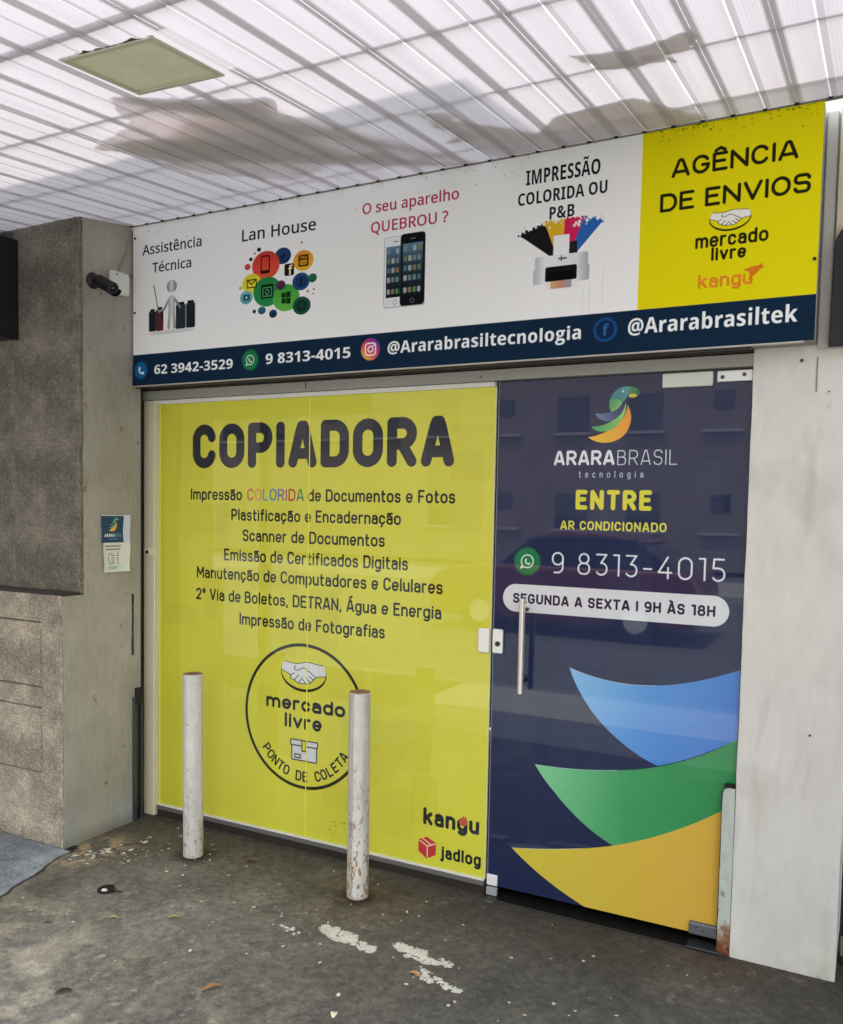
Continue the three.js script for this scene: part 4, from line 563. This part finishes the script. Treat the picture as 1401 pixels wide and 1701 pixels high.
// things lying on top of the canopy, seen as shades through the boards
{
  const sheet = (pts, dy, mat, name, label, cat, wob = 0.014) => {
    const s = new THREE.Shape(), v = pts.map(([x, z]) => new THREE.Vector2(x, z)), c = new THREE.CatmullRomCurve3(v.map((p) => new THREE.Vector3(p.x, p.y, 0)), true, 'catmullrom', 0.25);
    for (const p of c.getPoints(pts.length * 16)) s.lineTo(p.x + wob * (fbm(p.x * 22, p.y * 22, 4) - 0.5) + 0.02 * (fbm(p.x * 75, p.y * 75, 2) - 0.5), p.y + wob * (fbm(p.x * 22 + 9, p.y * 22, 4) - 0.5) + 0.02 * (fbm(p.x * 75 + 5, p.y * 75, 2) - 0.5));
    const g = new THREE.ExtrudeGeometry(s, { depth: 0.004, bevelEnabled: false }); g.rotateX(Math.PI / 2);
    const a = g.attributes.position; for (let i = 0; i < a.count; i++) a.setY(i, a.getY(i) + cy(a.getZ(i)) + dy + 0.01 * fbm(a.getX(i) * 9, a.getZ(i) * 9, 2)); g.computeVertexNormals();
    return single(name, g, mat, label, cat);
  };
  const plastic = phys({ map: dataTex(128, 128, (u, v) => { const k = 228 + 60 * (fbm(u * 5, v * 5, 4) - 0.5); return [k, k * 0.975, k * 0.965]; }), roughness: 1, transmission: 0.9, thickness: 0, ior: 1.3 }), card = phys({ color: 0xd0cec8, roughness: 1, transmission: 0.62, thickness: 0, ior: 1.3 });
  sheet([[-0.61, 1.47], [-0.53, 1.4], [-0.44, 1.29], [-0.33, 1.22], [-0.25, 1.19], [-0.3, 1.1], [-0.38, 1.03], [-0.4, 0.84], [-0.4, 0.64], [-0.46, 0.56], [-0.61, 0.43], [-0.78, 0.39], [-0.9, 0.55], [-0.98, 0.73], [-0.96, 0.97], [-1.03, 1.15], [-0.78, 1.24], [-0.7, 1.33]], 0.012, plastic, 'plastic_sheet', 'large ragged plastic sheet on the canopy, a wide grey shade near the light panel', 'plastic sheet', 0.035);
  sheet([[-0.92, 1.16], [-0.72, 1.05], [-0.66, 0.84], [-0.8, 0.78], [-0.96, 0.9], [-1.0, 1.06]], 0.034, card, 'cardboard_scrap', 'scrap of cardboard on the canopy at the left end of the plastic sheet', 'cardboard');
  sheet([[-0.6, 1.46], [-0.42, 1.3], [-0.26, 1.2], [-0.32, 1.12], [-0.46, 1.22], [-0.6, 1.36]], 0.036, card, 'cardboard_scrap', 'narrow scrap of cardboard on the canopy just beside the light panel', 'cardboard');
  sheet([[0.6, 0.99], [0.68, 0.95], [0.77, 0.94], [0.91, 0.96], [0.93, 0.93], [0.88, 0.84], [0.83, 0.84], [0.83, 0.75], [0.79, 0.8], [0.7, 0.8], [0.64, 0.83], [0.62, 0.9]], 0.012, card, 'torn_cardboard', 'torn strip of cardboard on the canopy above the yellow end of the sign', 'cardboard', 0.03);
  sheet([[0.05, 0.15], [0.06, 0.7], [0.11, 0.66], [0.2, 0.51], [0.28, 0.37], [0.32, 0.42], [0.39, 0.5], [0.51, 0.52], [0.65, 0.53], [0.7, 0.44], [0.77, 0.28], [0.8, 0.15]], 0.013, card, 'shade_sheet', 'added sheet on the canopy shading the boards against the wall above the printer picture', 'shade sheet');  // sheet added to shade the boards along the wall
  sheet([[-0.37, 0.49], [-0.32, 0.55], [-0.27, 0.49], [-0.31, 0.42]], 0.012, card, 'flat_stone', 'small dark stone lying on the canopy above the sign', 'stone', 0.02);
  sheet([[0.04, 0.79], [0.12, 0.78], [0.1, 0.7], [0.07, 0.62], [0.1, 0.5], [0.05, 0.42], [-0.03, 0.45], [0.04, 0.55], [0.02, 0.66]], 0.012, card, 'broken_branch', 'forked piece of broken branch on the canopy beside the added shade sheet', 'branch', 0.06);
}

// ---------------------------------------------------------------- things on the pilaster side
{
  const c = thing('security_camera', [-1.9125, 2.664, 0.384], 'black bullet security camera on the painted side of the left pilaster', 'camera');
  part('base', new THREE.LatheGeometry([[0, 0], [0.036, 0], [0.038, 0.006], [0.034, 0.016], [0.016, 0.024], [0, 0.026]].map((p) => new THREE.Vector2(...p)), 28).rotateZ(-Math.PI / 2), M.rubber, c);
  part('ball_joint', new THREE.SphereGeometry(0.016, 18, 12), M.rubber, c, [0.034, 0, 0]);
  const dir = new THREE.Vector3(0.115, -0.055, 0.018).normalize(), b = new THREE.Group(); b.name = 'body'; b.position.set(0.045, -0.002, 0.002); b.quaternion.setFromUnitVectors(new THREE.Vector3(0, 0, 1), dir); c.add(b);
  part('barrel', new THREE.CylinderGeometry(0.028, 0.026, 0.12, 28).rotateX(Math.PI / 2).translate(0, 0, 0.065), M.rubber, b);
  part('lens_ring', new THREE.TorusGeometry(0.022, 0.004, 10, 28), std({ color: 0x2c2c30, roughness: 0.3 }), b, [0, 0, 0.126]);
  part('lens', new THREE.SphereGeometry(0.013, 20, 12), phys({ color: 0x1a1a22, roughness: 0.05, clearcoat: 1 }), b, [0, 0, 0.12]);
  part('sun_hood', new THREE.CylinderGeometry(0.031, 0.031, 0.135, 24, 1, true, Math.PI - 1.3, 2.6).rotateX(-Math.PI / 2).translate(0, 0, 0.078), phys({ color: 0x131316, roughness: 0.45, side: THREE.DoubleSide }), b);
  part('bracket', rbox(-0.012, 0.012, -0.012, 0.01, -0.012, 0.02, 0.004), M.rubber, b);
  const jb = thing('junction_box', [-1.9125, 2.684, 0.24], 'white plastic junction box on the wall beside the security camera', 'junction box');
  const g = new RoundedBoxGeometry(0.036, 0.108, 0.115, 4, 0.016); g.translate(0.018, 0, 0); part('cover', g, std({ color: 0xdadad2, roughness: 0.5 }), jb);
  part('screw', new THREE.CylinderGeometry(0.004, 0.004, 0.004, 10).rotateZ(Math.PI / 2), M.grey, jb, [0.037, 0.035, 0.03]);
  single('cable', new THREE.TubeGeometry(new THREE.CatmullRomCurve3([[-1.9085, 2.735, 0.235], [-1.908, 2.79, 0.212], [-1.908, 2.85, 0.18], [-1.9082, 2.96, 0.152]].map((p) => new THREE.Vector3(...p))), 24, 0.004, 8), std({ color: 0x8d897c, roughness: 0.7 }), 'thin grey cable running up the wall from the junction box', 'cable');
  const curl = (y0, y1, z0, z1, amp) => { const s = new THREE.PlaneGeometry(z1 - z0, y1 - y0, 12, 12), a = s.attributes.position; for (let i = 0; i < a.count; i++) { const u = a.getX(i) / (z1 - z0) + 0.5, v = a.getY(i) / (y1 - y0) + 0.5; a.setZ(i, 0.003 + amp * (Math.pow(1 - u, 3) * 0.5 + Math.pow(u, 4) * 0.8) + 0.003 * Math.sin(v * 6 + u * 3)); } s.rotateY(Math.PI / 2); s.translate(0, (y0 + y1) / 2, (z0 + z1) / 2); s.computeVertexNormals(); return s; };
  const paper = (t) => std({ map: t, roughness: 0.5, side: THREE.DoubleSide });
  const p1 = curl(1.434, 1.567, 0.162, 0.34, 0.008), p2 = curl(1.289, 1.433, 0.168, 0.33, 0.014);
  single('poster', p1.translate(-1.9115, 0, 0), paper(posterTex), 'small navy poster with a bird emblem on the pilaster side', 'poster');
  single('paper_notice', p2.translate(-1.911, 0, 0), paper(noticeTex), 'small white printed notice below the navy poster', 'notice');
}
// ---------------------------------------------------------------- bollards
{
  const skin = (seed2, low, sd2 = seed2 > 5 ? 1 : 0) => dataTex(256, 1024, (u, v) => {
    const n = fbm(u * 10 + seed2, v * 40, 4), m = fbm(u * 26 + seed2, v * 90 + seed2, 3), f2 = fbm(u * 60, v * 190 + seed2, 2), dn = smooth(low, 0.0, v), band = smooth(0.4, 0.62, fbm(u * 5 + seed2, v * 3, 3));
    const fl = smooth(0.62, 0.66, m + 0.16 * dn + 0.1 * (f2 - 0.5)) * smooth(low + 0.1, low - 0.2, v), pin = smooth(0.78, 0.8, f2), foot = smooth(0.14, 0.03, v + 0.06 * (n - 0.5)) * smooth(0.4, 0.55, f2);
    const k = 204 + 18 * (n - 0.5) - 30 * band * (sd2 ? 1 : 0.5), r = [102 + 50 * n, 80 + 38 * n, 56 + 26 * n], w = clamp(0.85 * fl + 0.5 * pin + foot); return [k, k * (0.985 - 0.02 * band * sd2), k * (0.945 - 0.05 * band * sd2)].map((q, i) => q * (1 - w) + r[i] * w);
  });
  const bollard = (x, z, h, label, sd, low, tilt) => {
    const b = thing('bollard', [x, 0, z], label, 'bollard', 'white pipe bollards in front of the window'); b.rotation.z = tilt;
    const pts = [[0.0462, -0.03], [0.046, 0.0], [0.0456, 0.02], [0.045, h * 0.5], [0.045, h - 0.004], [0.0435, h]].map((p) => new THREE.Vector2(...p));
    part('pipe', new THREE.LatheGeometry(pts, 40), std({ map: skin(sd, low), roughness: 0.55, bumpMap: roughBump, bumpScale: 0.0006 }), b);
    const cap = new THREE.CircleGeometry(0.0437, 32, 0, 6.2832); const a = cap.attributes.position; for (let i = 0; i < a.count; i++) a.setZ(i, 0.006 * fbm(a.getX(i) * 60, a.getY(i) * 60, 2) - (i ? 0.002 : 0)); cap.rotateX(-Math.PI / 2); cap.computeVertexNormals();
    part('rusty_cap', cap, std({ map: dataTex(64, 64, (u, v) => { const n = fbm(u * 8, v * 8, 3); return [120 + 50 * n, 92 + 40 * n, 70 + 30 * n]; }), roughness: 0.95 }), b, [0, h - 0.001, 0]);
    const ring = new THREE.TorusGeometry(0.0475, 0.005, 8, 40); ring.rotateX(Math.PI / 2); part('rusty_foot', ring, std({ color: 0x3a241a, roughness: 1 }), b, [0, 0.002, 0]);
    return b;
  };
  bollard(-1.341, 0.316, 0.853, 'cleaner white pipe bollard standing left of the round emblem, near the cream jamb', 3, 0.5, 0.008);
  bollard(-0.459, 0.296, 0.868, 'white pipe bollard with flaking rusty foot overlapping the round emblem', 11, 0.62, 0.004);
}
// ---------------------------------------------------------------- small litter
{
  const leafShape = (L, w) => { const g = new THREE.PlaneGeometry(L, w, 10, 4), a = g.attributes.position; for (let i = 0; i < a.count; i++) { const t = clamp(a.getX(i) / L + 0.5), q = a.getY(i) / w; a.setY(i, a.getY(i) * Math.sin(Math.PI * Math.pow(t, 0.8)) * 1.0); a.setZ(i, 0.006 * Math.sin(t * 3.1) + 0.22 * w * q * q * 4 * Math.sin(Math.PI * t)); } g.rotateX(-Math.PI / 2); g.computeVertexNormals(); return g; };
  const leaf = (x, z, L, w, turn, color, label) => { const m = single('fallen_leaf', leafShape(L, w), std({ color, roughness: 0.8, side: THREE.DoubleSide }), label, 'leaf', 'dry leaves on the pavement'); m.position.set(x, 0.0035, z); m.rotation.y = turn; return m; };
  leaf(-1.06, 0.23, 0.075, 0.03, 0.3, 0x6b5138, 'dry brown leaf just right of the left bollard foot');
  leaf(-0.51, 1.13, 0.075, 0.026, 0.95, 0x8f6a42, 'brown leaf alone on the open pavement near the front edge');
  leaf(-0.98, 0.82, 0.05, 0.016, 0.6, 0xa89660, 'pale yellowish leaf on the middle of the pavement');
  leaf(-1.18, 0.94, 0.045, 0.016, 0.5, 0xa7996a, 'pale small leaf left of the yellowish leaf');
  leaf(-0.92, 1.39, 0.06, 0.02, 0.9, 0x30251c, 'dark curled leaf near the front left edge of the pavement');
  leaf(-0.07, 1.06, 0.034, 0.022, 1.9, 0xd8cfae, 'cream coloured leaf scrap standing near the bottom edge');
  leaf(0.04, 0.72, 0.055, 0.02, -0.2, 0xb98a58, 'tan leaf lying on the white splashes of the pavement');
  leaf(-1.37, 1.09, 0.04, 0.015, 0.2, 0x74452e, 'reddish leaf near the stone paving on the left');
  const chipG = new THREE.CircleGeometry(1, 6); chipG.rotateX(-Math.PI / 2); const N = 100, chips = new THREE.InstancedMesh(chipG, std({ color: 0xd2cab8, roughness: 0.85, side: THREE.DoubleSide }), N), o = new THREE.Object3D();
  for (let i = 0; i < N; i++) { let x, z; if (i < 40) { const t = rnd(); x = -1.82 + 0.16 * t + rr(-0.03, 0.2) * rnd(); z = 0.6 - 0.42 * t * rr(0.3, 1) + rr(-0.02, 0.1); } else if (i < 70) { x = rr(-1.7, -1.2); z = rr(0.1, 0.7); } else { x = rr(-1.6, 1.2); z = rr(0.1, 1.2); } const q = i < 40 ? rr(0.004, 0.018) : rr(0.003, 0.011); o.position.set(x, 0.003 + 0.003 * rnd(), z); o.rotation.set(rr(-0.15, 0.15), rr(0, 6), rr(-0.15, 0.15)); o.scale.set(q, 1, q * rr(0.35, 0.8)); o.updateMatrix(); chips.setMatrixAt(i, o.matrix); }
  chips.name = 'paint_chips'; chips.userData = { kind: 'stuff', label: 'scattered pale paint chips on the pavement near the pilaster', category: 'paint chips' }; scene.add(chips);
  const h = thing('pipe_stump', [-1.4, 0, 0.77], 'broken pipe ring sunk in the pavement with dirt and a pale pebble in it', 'pipe stump');
  part('ring', new THREE.TorusGeometry(0.034, 0.007, 8, 28, 4.6).rotateX(Math.PI / 2), M.soot, h, [0, 0.003, 0]); part('hollow', new THREE.CircleGeometry(0.033, 24).rotateX(-Math.PI / 2), std({ color: 0x1c1713, roughness: 1 }), h, [0, 0.0035, 0]);
  const pb = new THREE.IcosahedronGeometry(0.012, 1); pb.scale(1.2, 0.6, 0.9); part('pebble', pb, std({ color: 0xd6cfc0, roughness: 0.8 }), h, [0.004, 0.008, 0.018]); part('twig', new THREE.CylinderGeometry(0.003, 0.002, 0.06, 6).rotateZ(1.4).rotateY(0.5), M.soot, h, [0.045, 0.008, 0.0]);
}
// ---------------------------------------------------------------- neighbours at the frame's edges
{
  const n = thing('neighbour_sign_box', [-2.327, 2.41, 0.46], 'black projecting sign box at the left edge under the canopy', 'sign box');
  part('case', rbox(-0.6, 0, 0, 0.47, 0.002, 2.4, 0.005), std({ color: 0x070708, roughness: 0.7 }), n); part('added_shade_slab', rbox(-5, -0.605, 0.02, 0.1, 0.0, 2.6, 0.01), M.soot, n); part('corner_trim', rbox(-0.004, 0.003, -0.006, 0.0, 0.002, 2.4, 0.001), M.soot, n);  // the wide slab is unseen, added to block light from the left
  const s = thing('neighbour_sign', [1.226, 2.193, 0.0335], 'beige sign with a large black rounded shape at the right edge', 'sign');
  part('panel', rbox(0.004, 1.5, 0, 0.785, 0.0, 0.03, 0.003), std({ map: dataTex(128, 128, (u, v) => { const k = 196 + 40 * (fbm(u * 5, v * 8, 4) - 0.5); return [k, k * 0.95, k * 0.84]; }), roughness: 0.7 }), s);
  part('grey_edge_strip', rbox(-0.04, -0.001, 0.0, 0.788, 0.0, 0.018, 0.008), std({ color: 0xb6b3aa, roughness: 0.7 }), s);  // grey strip added over the pillar so it looks shaded beside the sign
  const r = new THREE.Shape(); r.moveTo(0, 0); r.lineTo(1.3, 0); r.lineTo(1.3, 0.42); r.lineTo(0.1, 0.42); r.quadraticCurveTo(0.02, 0.40, 0.006, 0.34); r.lineTo(0, 0); const g = new THREE.ExtrudeGeometry(r, { depth: 0.02, bevelEnabled: true, bevelSize: 0.002, bevelThickness: 0.002, bevelSegments: 1 }); g.translate(0.0, 0.001, 0.033); part('black_shape', g, std({ color: 0x0e0e10, roughness: 0.4 }), s);
  const d = thing('neighbour_door', [1.345, 0, -0.13], 'dark glazed door with a pale bottom rail right of the white pillar', 'door');
  part('pane', rbox(0, 1.2, 0.1, 2.19, -0.03, 0.0, 0.003), phys({ color: 0x0b0c12, roughness: 0.1, clearcoat: 1 }), d); part('bottom_rail', rbox(0, 1.2, 0.03, 0.098, -0.03, 0.012, 0.004), M.alu, d); part('step', rbox(-0.01, 1.2, -0.02, 0.028, -0.2, 0.02, 0.004), M.sill, d);
}
// ---------------------------------------------------------------- across the street (seen only as reflections in the glass)
{
  const wallA = std({ color: 0x8d7f78, roughness: 0.9 }), wallB = std({ color: 0xb9b3aa, roughness: 0.9 }), pane = phys({ color: 0x1a2028, roughness: 0.08, clearcoat: 1 });
  structure('opposite_pavement', box(-60, 60, -0.14, 0.0, 15, 19), paleConcrete);
  const wg = rbox(-0.5, 0.5, -0.55, 0.55, -0.03, 0.02, 0.01), wg2 = rbox(-0.28, 0.28, 0.05, 0.55, -0.03, 0.02, 0.01), sg = box(-0.58, 0.58, -0.64, -0.56, -0.12, 0);
  const bld = (x0, x1, h, z, wm, label) => { const b = thing('apartment_building', [(x0 + x1) / 2, 0, z], label, 'building'), w = x1 - x0; part('wall', box(-w / 2, w / 2, 0, h, 0, 10), wm, b); for (let f = 0; f * 3 + 2.4 < h; f++) for (let k = 0; k < Math.floor(w / 2.25); k++) { const q = part('window', k % 3 ? wg : wg2, pane, b, [-w / 2 + 1.1 + k * 2.25, 1.7 + f * 3, 0]); part('sill', sg, wallB, q); } part('roof', box(-w / 2 - 0.2, w / 2 + 0.2, h, h + 0.3, -0.2, 10.2), wallB, b); };
  bld(-24, 9, 15, 23, wallA, 'brown apartment building across the street'); bld(-42, -28, 8, 25, wallB, 'pale low apartment building across the street');
  const bark = std({ color: 0x4a3b2e, roughness: 1 }), leafM = phys({ color: new THREE.Color(0.05, 0.09, 0.03), roughness: 0.9, transmission: 0.3, thickness: 0, side: THREE.DoubleSide });
  const tree = (x, z, h, label, big) => { const t = thing('street_tree', [x, 0, z], label, 'tree'); const limbs = [new THREE.CylinderGeometry(0.12, 0.2, h * 0.5, 10).translate(0, h * 0.25, 0)]; for (let k = 0; k < 5; k++) { const g = new THREE.CylinderGeometry(0.03, 0.08, h * 0.4, 6).translate(0, h * 0.2, 0); g.rotateZ(0.7); g.rotateY(k * 1.3); g.translate(0, h * 0.42, 0); limbs.push(g); } part('trunk', limbs, bark, t); const P = []; for (let k = 0; k < 2600; k++) { const a = rr(0, 6.28), c2 = rr(-1, 1), q = Math.cbrt(rnd()) * (0.75 + 0.5 * fbm(a * 2, c2 * 3 + x, 2)), s = Math.sqrt(1 - c2 * c2), px = big * 2.1 * q * s * Math.cos(a), py = h * 0.72 + big * 1.6 * q * c2, pz = big * 2.1 * q * s * Math.sin(a), e = 0.2; for (let j = 0; j < 3; j++) P.push(px + rr(-e, e), py + rr(-e, e), pz + rr(-e, e)); } const g = new THREE.BufferGeometry(); g.setAttribute('position', new THREE.Float32BufferAttribute(P, 3)); g.computeVertexNormals(); const m = new THREE.Mesh(g, leafM); m.name = 'crown'; t.add(m); };
  tree(-26, 18, 7, 'street tree across the road beyond the left end of the brown building', 1.6); tree(12, 17.4, 5.2, 'small street tree across the road on the right', 1);
  {
    const c = thing('parked_car', [-2.6, -0.14, 9.2], 'dull red hatchback parked in the street', 'car'), paint = phys({ color: 0x7c2620, roughness: 0.4, clearcoat: 1, clearcoatRoughness: 0.05 }), ex = (d, w, bev) => { const h = new THREE.Shape(); d.forEach((q, i) => (i ? (q.length > 2 ? h.quadraticCurveTo(...q) : h.lineTo(...q)) : h.moveTo(...q))); const g = new THREE.ExtrudeGeometry(h, { depth: w - 2 * bev, bevelEnabled: true, bevelSize: bev, bevelThickness: bev, bevelSegments: 3, curveSegments: 10 }); g.translate(0, 0, -(w - 2 * bev) / 2); return g; };
    part('body', ex([[-1.9, 0.3], [-1.95, 0.62], [-1.9, 0.86, -1.5, 0.9], [-0.9, 0.95], [1.75, 0.95], [1.9, 0.9, 1.92, 0.6], [1.88, 0.3], [1.5, 0.28], [1.45, 0.62, 1.15, 0.62], [0.86, 0.62, 0.8, 0.28], [-0.8, 0.28], [-0.86, 0.62, -1.15, 0.62], [-1.45, 0.62, -1.5, 0.28]], 1.7, 0.06), paint, c);
    part('cabin_glass', ex([[-0.95, 0.94], [-0.4, 1.38], [0.2, 1.44, 1.1, 1.38], [1.72, 0.94]], 1.5, 0.05), pane, c); part('roof', ex([[-0.45, 1.4], [-0.1, 1.475, 0.3, 1.475], [0.8, 1.475, 1.2, 1.38], [0.3, 1.43]], 1.46, 0.02), paint, c);
    for (const x of [-1.15, 1.15]) for (const z of [-0.78, 0.78]) { const w = part('wheel', new THREE.TorusGeometry(0.235, 0.085, 12, 28), M.rubber, c, [x, 0.32, z]); part('rim', new THREE.CylinderGeometry(0.18, 0.18, 0.1, 20).rotateX(Math.PI / 2), M.satin, w); }
    for (const z of [-0.6, 0.6]) part('headlight', new THREE.SphereGeometry(0.11, 14, 10).scale(0.6, 0.8, 1.5), M.satin, c, [-1.9, 0.7, z]);
    part('bumper', rbox(-2.02, -1.86, 0.28, 0.5, -0.78, 0.78, 0.05, 3), M.rubber, c);
  }
  for (let i = 0; i < 3; i++) single('power_line', new THREE.TubeGeometry(new THREE.QuadraticBezierCurve3(new THREE.Vector3(-40, 7.4 + i * 0.4, 14 + i * 0.2), new THREE.Vector3(0, 5.9 + i * 0.4, 14 + i * 0.2), new THREE.Vector3(40, 7.4 + i * 0.4, 14 + i * 0.2)), 40, 0.025, 6), M.rubber, ['lowest', 'middle', 'topmost'][i] + ' power line strung along the street', 'power line');
}
renderer.render(scene, camera);
